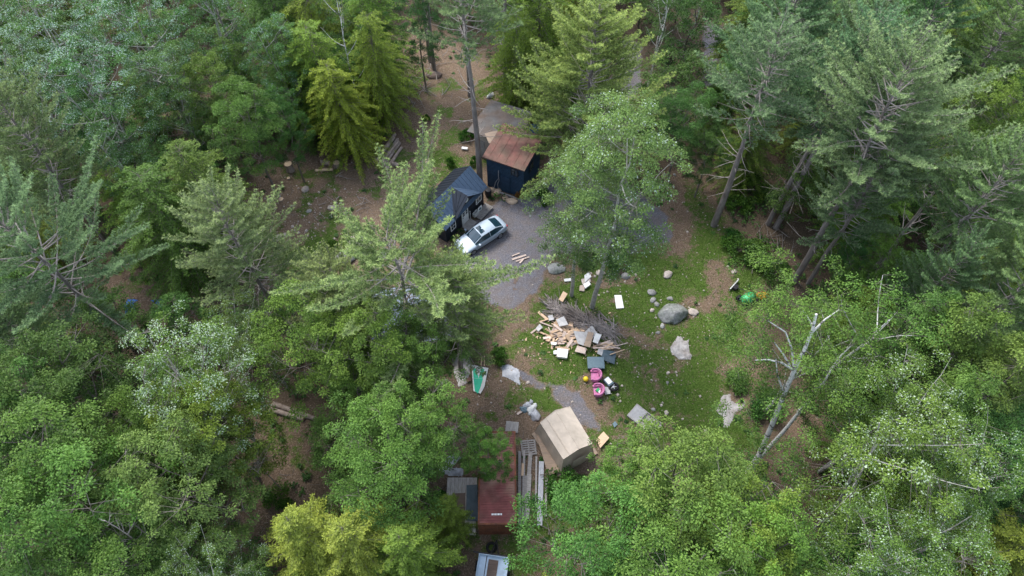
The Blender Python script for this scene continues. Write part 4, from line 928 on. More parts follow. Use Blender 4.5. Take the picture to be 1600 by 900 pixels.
mb = MB(); mb.box((1.75, -.04, 1.0), (.9, .05, 2.0)); mb.build('door', 'navy', sh)
mb = MB(); q = [(1.15, -.06, 2.55), (1.13, -.10, 1.9), (1.2, -.12, 1.35), (1.05, -.14, .8), (1.15, -.2, .3)]; mb.tube(q, .035, 6); mb.tube([(1.1, -.1, 1.5), (.85, -.14, .95), (.75, -.25, .3)], .03, 6)
o = mb.build('hose', 'steelgrey', sh)
mb = MB(); mb.box((Ls / 2, -.35, .08), (Ls + .2, .08, .16)); mb.build('ground_beam', 'greywood', sh)
g0 = Vector(at(744, 246)); gs = thing('shed', 'lower grey roofed shed with a tan side wall behind the navy shed', 'shed', (g0.x, g0.y, gz(*g0)), sa + .02)
Lg, Dg, Hg = 3.6, 3.4, 3.0
mb = MB(); mb.box((Lg / 2, Dg / 2 + .3, Hg / 2), (Lg, Dg, Hg))
for i in range(9): mb.box((.2 + i * .4, .29, Hg / 2), (.02, .03, Hg - .1))
mb.build('wall', 'wallbeige', gs)
mb = MB(); mb.poly([(-.7, -.1, Hg + .1), (Lg + .35, -.1, Hg + .1), (Lg + .35, Dg + .6, Hg + .5), (-.2, Dg + .6, Hg + .5)], .09); mb.build('roof', 'greyroof', gs)
mb = MB(); mb.box((.45, .27, 1.0), (.75, .05, 2.0)); mb.build('door', 'greywood', gs)
slab('roof_scrap', 'brown needle-covered sheet lying on the grey shed roof', 'sheet', [(757, 208, 3.55), (776, 204, 3.6), (786, 214, 3.5), (764, 224, 3.4)], 'plywood', 3.5, .03)
# blue grey roofed house under the main pine
b0 = Vector(at(596, 560)); hs_ = thing('bungalow', 'low house with a blue-grey metal roof hidden under the big feathery pine', 'house', (b0.x, b0.y, gz(*b0)), math.radians(8))
bl, bd, be, brg = 5.2, 4.4, 2.4, 3.3
mb = MB(); mb.box((bl / 2, bd / 2, be / 2), (bl, bd, be)); mb.add([(0.02, 0, be), (0.02, bd, be), (0.02, bd / 2, brg - .06), (bl - .02, 0, be), (bl - .02, bd, be), (bl - .02, bd / 2, brg - .06)], [(0, 1, 2), (5, 4, 3), (0, 2, 5, 3), (2, 1, 4, 5)]); mb.build('wall', 'slate', hs_)
mb = MB(); e = .3; q1 = [(-e, bd / 2, brg), (bl + e, bd / 2, brg), (bl + e, -e, be - .12), (-e, -e, be - .12)]; q2 = [(bl + e, bd / 2 + .002, brg), (-e, bd / 2 + .002, brg), (-e, bd + e, be - .12), (bl + e, bd + e, be - .12)]
mb.poly(q1[::-1], .06); mb.poly(q2[::-1], .06); seams(mb, *q1, 14); seams(mb, q2[1], q2[0], q2[3], q2[2], 14); mb.build('roof', 'bluegreyroof', hs_)
window(hs_, (1.5, -.03, 1.4), .8, .8, 0); window(hs_, (3.8, -.03, 1.4), .8, .8, 0)

# ------------------------------------------------------------------ silver sedan
def sedan():
    c = at(752, 374); ha = math.atan2(-3.04, -3.86)
    t = thing('parked_car', 'silver-blue sedan with an open sunroof panel parked on the gravel in front of the cottage', 'car', (c[0], c[1], gz(*c)), ha)
    # stations along x (front +): x, half width, sill z, belt z, hood/deck z at centre
    st = [(2.32, .60, .34, .50, .54), (2.22, .76, .26, .60, .66), (1.95, .86, .20, .68, .76), (1.4, .90, .18, .76, .86), (.95, .91, .17, .82, .92), (.3, .92, .17, .88, .94), (-.5, .92, .17, .90, .95), (-1.2, .91, .17, .92, .97), (-1.6, .89, .18, .94, 1.0), (-2.0, .84, .22, .92, .98), (-2.22, .74, .28, .86, .92), (-2.3, .60, .36, .70, .74)]
    prof = []
    for x, w, s, b, h in st:
        prof.append([(x, -w * .92, s), (x, -w, s + (b - s) * .35), (x, -w * .985, b - .06), (x, -w * .93, b + .01), (x, -w * .80, (b + h) / 2 + .015), (x, -w * .4, h), (x, 0, h + .012), (x, w * .4, h), (x, w * .80, (b + h) / 2 + .015), (x, w * .93, b + .01), (x, w * .985, b - .06), (x, w, s + (b - s) * .35), (x, w * .92, s)])
    V = [p for q in prof for p in q]; k = 13; F = []
    for i in range(len(st) - 1):
        for j in range(k - 1): F.append((i * k + j, i * k + j + 1, (i + 1) * k + j + 1, (i + 1) * k + j))
    F.append(tuple(range(k))); F.append(tuple(range((len(st) - 1) * k + k - 1, (len(st) - 1) * k - 1, -1)))
    for i in range(len(st) - 1): F.append((i * k, (i + 1) * k, (i + 1) * k + k - 1, i * k + k - 1))
    mb = MB(); mb.add(V, F, 0, .5, True); body = mb.build('body', 'carpaint', t)
    sd_ = body.modifiers.new('sub', 'SUBSURF'); sd_.levels = 1; sd_.render_levels = 2
    # greenhouse of glass
    gs_ = [(1.05, .70, .91), (.35, .62, 1.33), (-.4, .62, 1.38), (-1.15, .60, 1.33), (-1.85, .68, .98)]
    def hoop(x, w, z, wb, zb): return [(x, -wb, zb), (x, -w, z - .05), (x, -w * .8, z), (x, 0, z + .035), (x, w * .8, z), (x, w, z - .05), (x, wb, zb)]
    hp = [hoop(1.08, .60, .94, .80, .87), hoop(.35, .585, 1.34, .84, .93), hoop(-.4, .60, 1.39, .85, .94), hoop(-1.12, .575, 1.34, .83, .96), hoop(-1.85, .56, 1.0, .74, .95)]
    V = [p for q in hp for p in q]; F = []
    for i in range(4):
        for j in range(6): F.append((i * 7 + j, i * 7 + j + 1, (i + 1) * 7 + j + 1, (i + 1) * 7 + j))
    mb = MB(); mb.add(V, F, 0, .5, False); cab = mb.build('windows', 'carglass', t)
    # roof skin and pillars, just proud of the glass
    def up(p, d=.014): return (p[0], p[1] * 1.012, p[2] + d)
    mb = MB(); rp = [hp[1], hp[2], hp[3]]; V = [up(p) for q in rp for p in q[1:6]]; F = []
    for i in range(2):
        for j in range(4): F.append((i * 5 + j, i * 5 + j + 1, (i + 1) * 5 + j + 1, (i + 1) * 5 + j))
    mb.add(V, F, 0, .5, True)
    for s in (1, 5):
        mb.tube([up(hp[0][s], .0), up(hp[1][s], .0)], .035, 5); mb.tube([up(hp[1][s], 0), up(hp[2][s], 0), up(hp[3][s], 0)], .03, 5); mb.tube([up(hp[3][s], 0), up(hp[4][s], .0)], .055, 5)
        e = 0 if s == 1 else 6; mb.tube([(-.42, hp[2][e][1] * 1.0, .94), (-.42, hp[2][s][1] * 1.02, 1.34)], .03, 5)
    mb.build('roof', 'carpaint', t)
    MB().box((.05, 0, 1.408), (.42, .78, .014)).build('sunroof', 'carglass', t)
    for x in (1.42, -1.35):
        for s in (-1, 1):
            w = thing('wheel', None, None, (x, s * .80, .31)); w.parent = t
            MB().tube([(0, -.1, 0), (0, .1, 0)], .31, 20).build('tyre', 'tyre', w); MB().tube([(0, s * .095, 0), (0, s * .115, 0)], .2, 14).build('rim', 'rim', w)
    for s in (-1, 1):
        MB().box((2.02, s * .66, .66), (.34, .22, .1), s * -.45, 0, .3).build('headlight', 'lamp', t)
        MB().box((-2.17, s * .62, .80), (.14, .26, .14), s * .3).build('taillight', 'redlamp', t)
        MB().box((.85, s * 1.0, .98), (.12, .2, .12)).build('mirror', 'carpaint', t)
    MB().box((2.33, 0, .47), (.05, .62, .12)).build('grille', 'blackplastic', t)
    MB().box((-2.31, 0, .60), (.02, .5, .11)).build('number_plate', 'white', t)
    return t
sedan()
for i, (a, b, w) in enumerate([((800, 406), (822, 399), .16), ((806, 409), (827, 402), .13), ((800, 401), (812, 396), .1), ((812, 412), (818, 405), .14)]):
    plank('scrap_board', ['long pale board, nearest of the white scraps on the gravel', 'pale board right of the others on the gravel', 'short thin white scrap on the gravel, closest to the sedan', 'stubby pale scrap lying across the boards on the gravel'][i], 'board', a, b, w, .04, 'pinkwood', .05 + .012 * i)
log('fallen_branch', 'pale thin branch lying on the gravel below the sedan', (716, 421), (753, 411), .05, 'deadwood', cat='branch')

# ------------------------------------------------------------------ red container, plank decks, trailer
x0, y0 = at(747, 829); cn = thing('shipping_container', 'red rusty shipping container with a ribbed roof under the small maple', 'container', (-.91, 10.75, gz(-.9, 13) - .02), math.radians(.6))
CW, CL, CH = 2.42, 6.06, 2.59
mb = MB(); mb.box((0, CL / 2, CH / 2), (CW - .12, CL - .12, CH - .1))
for i in range(34):
    yy = .2 + i * (CL - .4) / 33
    for s in (-1, 1): mb.box((s * (CW / 2 - .045), yy, CH / 2), (.05, .085, CH - .25))
mb.build('sides', 'container', cn)
mb = MB()
for i in range(36): mb.box((0, .15 + i * (CL - .3) / 35, CH - .035), (CW - .16, .09, .035))
mb.build('roof_ribs', 'container', cn)
mb = MB()
for s in (-1, 1):
    mb.box((s * (CW / 2 - .05), CL / 2, CH - .05), (.1, CL, .1)); mb.box((s * (CW / 2 - .05), CL / 2, .07), (.1, CL, .14))
    for yy in (.055, CL - .055): mb.box((s * (CW / 2 - .052), yy, CH / 2), (.11, .112, CH - .02))
for yy in (.05, CL - .05): mb.box((0, yy, CH - .053), (CW - .18, .1, .1)); mb.box((0, yy, .07), (CW - .18, .1, .14))
mb.build('frame', 'rustdark', cn)
for s in (-1, 1):
    d = MB().box((s * .565, .03, CH / 2), (1.1, .05, CH - .3)).build('door', 'rustdark', cn)
    mb = MB()
    for q in (.3, .8): mb.tube([(s * q, -.01, .15), (s * q, -.01, CH - .12)], .022, 6)
    mb.build('lock_rod', 'rustdark', d)
mb = MB(); xx = -.36
for w in (.09, .05, .1, .05, .12, .04, .07): mb.box((xx + w / 2, .62, CH - .008), (w, .11, .006)); xx += w + .022
mb.build('lettering', 'white', cn)
slab('rust_sheet', 'orange-brown rusty sheet resting on the far end of the container roof', 'sheet', [(766, 686, 2.66), (788, 684, 2.66), (792, 700, 2.66), (770, 704, 2.66)], 'rustroof', 2.66, .02)
pd = thing('plank_platform', 'weathered grey plank platform left of the red container', 'platform', (*at(722, 790, .9), gz(*at(722, 790))), 0)
c = at(722, 790, .9); a = at(702, 745, .9); b = at(745, 828, .9); Wd = 1.95; Ld = 3.7
mb = MB()
for i in range(8): mb.box((-.93 + i * .25, 0, .88), (.235, Ld, .05))
mb.build('planks', 'greywood', pd)
mb = MB()
for xx in (-.85, .75):
    for yy in (-1.6, 1.6): mb.box((xx, yy, .43), (.12, .12, .85))
for yy in (-1.6, 1.6): mb.box((-.05, yy, .8), (1.9, .1, .1))
mb.build('legs', 'greywood', pd)
slab('brown_board', 'brown square board on the plank platform, far one of the two on the left', 'board', [(707, 771, .98), (727, 770, .98), (727, 790, .98), (707, 791, .98)], 'darkply', .98, .03)
slab('brown_board', 'brown square board on the plank platform, near one of the two on the left', 'board', [(706, 792, .98), (727, 791, .98), (726, 820, .98), (705, 820, .98)], 'darkply', .98, .03)
slab('dark_board', 'long charcoal board on the plank platform next to the container', 'board', [(729, 758, .98), (746, 757, .98), (747, 814, .98), (728, 813, .98)], 'slate', .98, .03)
r = random.Random(4)
for i, (a, b, w, m, l) in enumerate([
    ((812, 706), (812, 820), .20, 'greywood', 'grey plank right beside the container'), ((819, 706), (817, 815), .16, 'greywood', 'second grey plank from the container'),
    ((817, 726), (816, 745), .17, 'tanwood', 'short fresh orange plank on the grey ones'), ((829, 708), (825, 760), .26, 'greywood', 'upper wide light plank of the middle stack'),
    ((827, 742), (823, 812), .30, 'greywood', 'lower wide light plank of the middle stack'), ((838, 715), (837, 800), .12, 'greywood', 'thin grey plank between the middle and the right stack'),
    ((846, 722), (843, 822), .34, 'steelgrey', 'widest grey plank of the right stack'), ((854, 748), (852, 808), .14, 'greywood', 'outermost short grey plank, under the tent board'), ((822, 745), (819, 820), .18, 'greywood', 'long grey plank sticking out below the middle stack')]):
    plank('lumber_plank', l, 'plank', a, b, w, .12, m, .1 + .05 * (i % 3), 'planks stacked right of the container')
def pallet(label, px, py, rz, w=1.1, d=1.0, z=0, m='greywood'):
    x, y = at(px, py); t = thing('pallet', label, 'pallet', (x, y, gz(x, y) + z), rz, 'pallets')
    mb = MB()
    for i in range(7): mb.box((0, -d / 2 + .06 + i * (d - .12) / 6, .13), (w, .1, .025))
    mb.build('top_boards', m, t); mb = MB()
    for s in (-1, 0, 1): mb.box((s * (w / 2 - .06), 0, .065), (.09, d, .1))
    mb.build('stringers', m, t); return t
pallet('worn grey pallet beside the far end of the container', 826, 700, .1, 1.05, 1.1)
pallet('half hidden pallet under the far end of the container side', 800, 668, -.1, .9, .8)
t = thing('utility_trailer', 'small pale blue metal trailer cut by the bottom edge below the container', 'trailer', (*at(770, 890), gz(*at(770, 890)) + .1), math.radians(-8))
mb = MB(); mb.box((0, 0, .55), (1.9, 1.35, .05))
for s in (-1, 1): mb.box((s * .93, 0, .7), (.05, 1.35, .3))
mb.box((0, .66, .68), (1.8, .04, .26)); mb.build('bed', 'trailerwhite', t)
mb = MB(); mb.box((0, -.05, .60), (.62, 1.0, .03)); mb.build('load_boards', 'darkply', t)
mb = MB(); mb.box((0, .78, .5), (2.7, .09, .09)); mb.tube([(-.25, .8, .5), (0, 1.7, .45)], .04, 6); mb.tube([(.25, .8, .5), (0, 1.7, .45)], .04, 6); mb.box((-.45, 0, .585), (.05, 1.3, .02)); mb.build('frame', 'blackplastic', t)
for s in (-1, 1): MB().tube([(s * 1.02 - .08, 0, .32), (s * 1.02 + .08, 0, .32)], .32, 18).build('wheel', 'tyre', t)
def tyre(name, label, px, py, R, w, z=0, lie=True, rim=True, tilt=.15):
    x, y = at(px, py); t = thing(name, label, 'wheel', (x, y, gz(x, y) + z + w / 2)); t.rotation_euler = (tilt, tilt * .5, 0)
    th = np.linspace(0, 2 * PI, 25); mb = MB(); P = np.array([[math.cos(a) * (R - w * .45), math.sin(a) * (R - w * .45), 0] for a in th]); mb.tube(P, w * .48, 8, cap=False); mb.build('tyre', 'tyre', t)
    if rim:
        mb = MB(); mb.tube([(0, 0, -.02), (0, 0, .02)], (R - w * .9) * .38, 12)
        for i in range(5): a = i * 2 * PI / 5; mb.box((math.cos(a) * (R - w) * .6, math.sin(a) * (R - w) * .6, 0), ((R - w) * .9, .055, .03), a)
        mb.build('rim', 'rim', t)
    return t
tyre('old_tyre', 'black tyre lying between the container doors and the trailer', 768, 856, .36, .18, 0, rim=False)
rock('gas_can', 'dark bag squeezed beside the container near the pale tarp', 738, 693, (.7, .8, .5), 'blackplastic', 9, cat='bag')
sheet('tarp', 'pale crumpled tarp at the head of the plank platform', 'tarp', [(684, 735), (700, 712), (714, 706), (724, 716), (708, 730), (724, 732), (722, 745), (700, 745)], 'tarp', .12, 3)
# ------------------------------------------------------------------ canvas tent
tc = Vector(at(884, 690)); te = [Vector((*at(*p, 2.0), 2.0)) for p in [(844, 662), (890, 637), (925, 695), (880, 719)]]
rA = Vector((*at(872, 652, 2.7), 2.7)); rB = Vector((*at(902, 702, 2.7), 2.7)); ctr = sum(te, Vector()) / 4; ctr.z = 0
rA = (te[0] + te[1]) / 2 + Vector((0, 0, .62)) ; rB = (te[2] + te[3]) / 2 + Vector((0, 0, .62)); rA += (rA - rB).normalized() * .05; rB += (rB - rA).normalized() * .05
t = thing('canvas_tent', 'beige canvas cabin tent on a wooden platform at the bottom of the lawn', 'tent', (ctr.x, ctr.y, gz(ctr.x, ctr.y) + .2))
def rl(v): return tuple(v - ctr)
E_ = [v - ctr for v in te]; RA, RB = rA - ctr, rB - ctr
def roofq(a, b, c, d, n=12, sag=.05):
    V = []; 
    for i in range(n + 1):
        for j in range(n + 1):
            u, v = i / n, j / n; p = a.lerp(b, u).lerp(d.lerp(c, u), v); p = p - Vector((0, 0, sag * math.sin(PI * u) * math.sin(PI * v) + .008 * math.sin(u * 19 + v * 7))); V.append(tuple(p))
    F = [(i * (n + 1) + j, (i + 1) * (n + 1) + j, (i + 1) * (n + 1) + j + 1, i * (n + 1) + j + 1) for i in range(n) for j in range(n)]
    return V, F
mb = MB()
for q in ((RA, RB, E_[3], E_[0]), (RB, RA, E_[1], E_[2])):
    out = 0.06; V, F = roofq(*q); mb.add(V, F, 0, .5, True); mb.add([(a, b, c - .02) for a, b, c in V], [f[::-1] for f in F], 0, .5, True)
for a, b in ((RA, RB), (E_[3], E_[0]), (E_[1], E_[2]), (RA.lerp(E_[0], .6) + Vector((0, 0, .01)), RB.lerp(E_[3], .6) + Vector((0, 0, .01)))): mb.segs([tuple(a)], [tuple(b)], .022, .022, 5)
for a, b in ((RA, E_[0]), (RA, E_[1]), (RB, E_[2]), (RB, E_[3])): mb.segs([tuple(a)], [tuple(b)], .02, .02, 5)
mb.build('roof', 'canvas', t)
mb = MB(); Bs = [Vector((e.x * 1.2, e.y * 1.2, 0)) for e in E_]; cy = [(0, 1), (1, 2), (2, 3), (3, 0)]
for i, j in cy:
    a, b = E_[i] * .985, E_[j] * .985; a.z = b.z = 1.985; V = []; n = 14
    nn = (b - a).cross(Vector((0, 0, 1))).normalized()
    for q in range(n + 1):
        for w in range(7):
            u, v = q / n, w / 6; p = a.lerp(b, u).lerp(Bs[i].lerp(Bs[j], u), v) + nn * (.04 * math.sin(u * 21 + i) * math.sin(PI * v)); V.append(tuple(p))
    F = [(q * 7 + w, (q + 1) * 7 + w, (q + 1) * 7 + w + 1, q * 7 + w + 1) for q in range(n) for w in range(6)]; mb.add(V, F, 0, .5, True)
for R_, i, j in ((RA, 0, 1), (RB, 2, 3)): mb.add([tuple(R_ * .985), tuple(E_[i] * .985), tuple(E_[j] * .985)], [(0, 1, 2)], 0)
mb.build('walls', 'canvasside', t)
mb = MB()
for e in (1, 2): pass
a = Bs[2].lerp(Bs[3], .3); b = Bs[2].lerp(Bs[3], .7)
dv = (b - a).normalized(); nn = Vector((dv.y, -dv.x, 0)); 
if nn.dot(a) < 0: nn = -nn
a += nn * .05; b += nn * .05; mb.add([tuple(a + Vector((0, 0, .1))), tuple(b + Vector((0, 0, .1))), tuple(b + Vector((0, 0, 1.75))), tuple(a + Vector((0, 0, 1.75)))], [(0, 1, 2, 3)], 0); mb.build('door_flap', 'canvas', t)
# platform under the tent: thing of its own
pf = thing('tent_platform', 'brown plywood platform sticking out on both sides under the tent', 'platform', (ctr.x, ctr.y, gz(ctr.x, ctr.y)))
ux = (E_[3] - E_[0]).normalized(); uy = (E_[1] - E_[0]).normalized(); pa = math.atan2(ux.y, ux.x)
mb = MB(); mb.box((0, .0, .14), (3.5, 3.25, .05), pa); mb.build('deck_sheet', 'plywood', pf)
mb = MB()
for k in (-1.4, 0, 1.4): mb.box((-math.sin(pa) * k, math.cos(pa) * k, .06), (3.4, .1, .11), pa)
mb.build('joists', 'greywood', pf)
slab('plywood_sheet', 'brown plywood sheet propped along the left side of the tent', 'board', [(838, 680, .45), (850, 668, .45), (877, 735, .45), (857, 743, .45)], 'plywood', .45, .03)
slab('plywood_offcut', 'tan plywood corner showing between the tent and the bright maples', 'board', [(931, 687), (943, 674), (952, 684), (938, 700)], 'tanwood', .3, .03)
# ------------------------------------------------------------------ boulders and rocks
rock('boulder', 'biggest grey mossy boulder in the middle of the lawn', 1051, 491, (2.05, 1.75, 1.25), 'mossrock', 3, None, 4, 'boulder', .3)
rock('boulder', 'blue-grey flat boulder at the edge of the gravel left of the poplars', 868, 421, (1.5, 1.1, .5), 'mossrock', 5, None, 3, 'boulder')
rock('boulder', 'cream pitted rock right of the slim poplar trunk', 938, 427, (.75, .6, .4), 'rockpink', 6, cat='boulder')
for i, (px, py, s, m, l) in enumerate([
    (977, 432, .75, 'rock', 'pale grey rock above the white panel'), (1043, 430, .85, 'rockpink', 'round pinkish rock at the top of the lawn'), (993, 429, .3, 'rockpink', 'small rock next to the pale grey rock'),
    (1018, 457, .75, 'rock', 'upper one of the grey rocks leading to the big boulder'), (1020, 469, .55, 'rock', 'middle one of the grey rocks leading to the big boulder'), (1026, 476, .5, 'rock', 'lower one of the grey rocks leading to the big boulder'),
    (1047, 467, .5, 'rock', 'little rock at the upper end of the big boulder'), (1019, 485, .4, 'rockpink', 'little rock lying left of the big boulder'), (1035, 510, .45, 'rock', 'long low rock under the big boulder'),
    (1083, 488, .85, 'rockpink', 'ring-shaped pale rock right of the big boulder'), (1028, 520, .35, 'rock', 'half buried rock below the big boulder'),
    (1041, 645, .4, 'rockpink', 'pale rock right of the grey shelf frame'), (1021, 640, .3, 'rock', 'small rock at the upper right of the grey shelf frame'), (1044, 583, .3, 'rockpink', 'small pale stone in the middle of the lawn'), (1043, 598, .28, 'rock', 'small stone below the pale one in the middle of the lawn'),
    (562, 388, 2.5, 'rockpink', 'large pale boulder under the twigs of the big feathery pine'), (540, 404, 1.8, 'rock', 'second large pale boulder under the big feathery pine'), (597, 398, .9, 'rock', 'grey boulder beside the feathery pine trunk'),
    (607, 334, 1.0, 'rockpink', 'pinkish boulder next to the sawn round by the cottage'), (627, 322, .8, 'rock', 'grey boulder right of the sawn round by the cottage'), (478, 258, .0, 'rock', ''),
    (505, 268, 0, 'rock', ''), (465, 268, 0, 'rock', ''), (477, 296, .8, 'rockpink', 'pale stone high on the woodchip slope'), (437, 307, .3, 'rock', 'small stone on the left of the woodchip slope'),
    (395, 323, .6, 'rockpink', 'pinkish stone at the left end of the woodchip slope'), (433, 373, .9, 'rockpink', 'pale stone at the lower left of the woodchip slope'), (445, 367, .4, 'rockpink', 'chipped stone beside the lower left pale stone'),
    (518, 325, .7, 'rockpink', 'flat stone below the earth hollow'), (483, 330, .5, 'rock', 'stone left of the earth hollow'), (646, 368, .7, 'rocktan', 'upper tan stone of the strip between pine and gravel'), (643, 380, .8, 'rocktan', 'lower tan stone of the strip between pine and gravel'),
    (650, 358, .5, 'rocktan', 'topmost tan stone of the strip between pine and gravel'), (334, 452, .4, 'rocktan', 'orange stone on the brown ground at the left'),
    (1138, 417, .25, 'rockpink', 'small white stone on the bank above the mower'), (1147, 425, .5, 'rockpink', 'pinkish stone on the bank above the mower'), (1131, 448, 0, 'rock', ''),
    (1043, 306, 0, 'rock', ''), (1038, 273, .35, 'rock', 'left one of the bluish stones by the dirt drive'), (1046, 275, .3, 'rock', 'middle one of the bluish stones by the dirt drive'), (1054, 273, .3, 'rock', 'right one of the bluish stones by the dirt drive'),
    (825, 598, .3, 'rockpink', 'pale stone above the little gravel path')]):
    if s: rock('rock', l, px, py, (s, s * .8, s * .5), m, 20 + i, rz=i)
for i, (px, py, s, l) in enumerate([(769, 297, .75, 'left tan block of sandstone by the black barrel'), (778, 300, .8, 'right tan block of sandstone by the black barrel'), (790, 310, .75, 'upper flat sandstone at the edge of the gravel before the navy shed'), (800, 315, 1.0, 'lower flat sandstone at the edge of the gravel before the navy shed')]):
    rock('sandstone_block', l, px, py, (s, s * .7, s * .5), 'rocktan', 70 + i, cat='stone block', rz=i)
# wood chips and pale pebbles scattered on the slope and lawn (uncountable)
r = rs(77); mb = MB(); npb = 900
qx = np.concatenate([r.normal(470, 75, 420), r.normal(1000, 70, 330), r.normal(1075, 40, 90), r.normal(790, 40, 60)]); qy = np.concatenate([r.normal(330, 42, 420), r.normal(530, 80, 330), r.normal(320, 45, 90), r.normal(600, 50, 60)])
for a, b in zip(qx, qy):
    x, y = at(a, b)
    if max(inside(x, y, p) for p in OPEN) < -.5: continue
    s = r.gamma(2, .035) + .03; mb.box((x, y, gz(x, y) + s * .15), (s, s * r.uniform(.5, 1), s * .4), r.uniform(0, 3), r.normal() * .3, 0, 0, .6)
tag(mb.build('wood_chips', 'rockpink'), 'pale stones and wood chips strewn over the slope and lawn', 'chips', kind='stuff')
# ------------------------------------------------------------------ brush pile, lumber heap
r = rs(31); 
cx, cy = at(905, 500); mb = MB(); st_ = []
for i in range(400):
    a = r.normal() * .48 - .72 if i % 4 else r.uniform(-1.6, 0.4); l = r.uniform(.6, 2.9); u = r.normal(0, .48); v = r.uniform(-1, 1)
    x = cx + .25 + v * 2.4; y = cy - .15 - v * 1.2 + u * .85; z = .05 + max(0, .75 - .5 * abs(v) - .7 * abs(u)) * r.rand()
    d = np.array([math.cos(a), math.sin(a), r.normal() * .07]); p = np.array([x, y, z + .05]); q = [p - d * l / 2, p + r.normal(size=3) * .05, p + d * l / 2]
    for w in q: w[2] = max(w[2], .03)
    mb.tube(q, np.array([1, .8, .35]) * r.uniform(.012, .042), 4, cap=False)
c0 = (cx, cy, gz(cx, cy)); mb.V = [v - [cx, cy, 0] for v in mb.V]
tag(mb.build('brush_pile', 'brushstick', None, c0), 'heap of grey sticks and branches between the poplar trunks and the lumber scraps', 'brush pile', kind='stuff')
WORD = ['long', 'short', 'broad', 'narrow', 'split', 'thin']
r = rs(32)
for i in range(92):
    px = 884 + r.normal() * 17; py = 519 + r.normal() * 11 - (px - 882) * .05; a = r.normal() * .5 + .6 * (-1 if i % 3 else 1); L = r.uniform(8, 24)
    m = 'tanwood' if r.rand() < .62 else 'pinkwood'; z = .05 + .40 * max(0, 1 - ((px - 882) / 30) ** 2 - ((py - 517) / 17) ** 2) * r.rand() + .05
    plank('lumber_scrap', 'piece of pale sawn wood in the tumbled scrap heap below the brush pile', 'scrap wood', (px - L / 2 * math.cos(a), py - L / 2 * math.sin(a) * .8), (px + L / 2 * math.cos(a), py + L / 2 * math.sin(a) * .8), r.uniform(.07, .26), .045, m, z, 'lumber scraps in the heap', r.normal() * .35, r.normal() * .15)
r = rs(34)
for i in range(16):
    px = 945 + r.normal() * 11; py = 543 + r.normal() * 4; a = -.15 + r.normal() * .25; L = r.uniform(14, 30)
    plank('lumber_scrap', 'thin pale batten in the bundle between the drawer front and the dark boards', 'scrap wood', (px - L / 2 * math.cos(a), py - L / 2 * math.sin(a)), (px + L / 2 * math.cos(a), py + L / 2 * math.sin(a)), r.uniform(.06, .14), .04, 'pinkwood' if i % 2 else 'tanwood', .06 + .2 * r.rand(), 'battens beside the dark boards', r.normal() * .3)
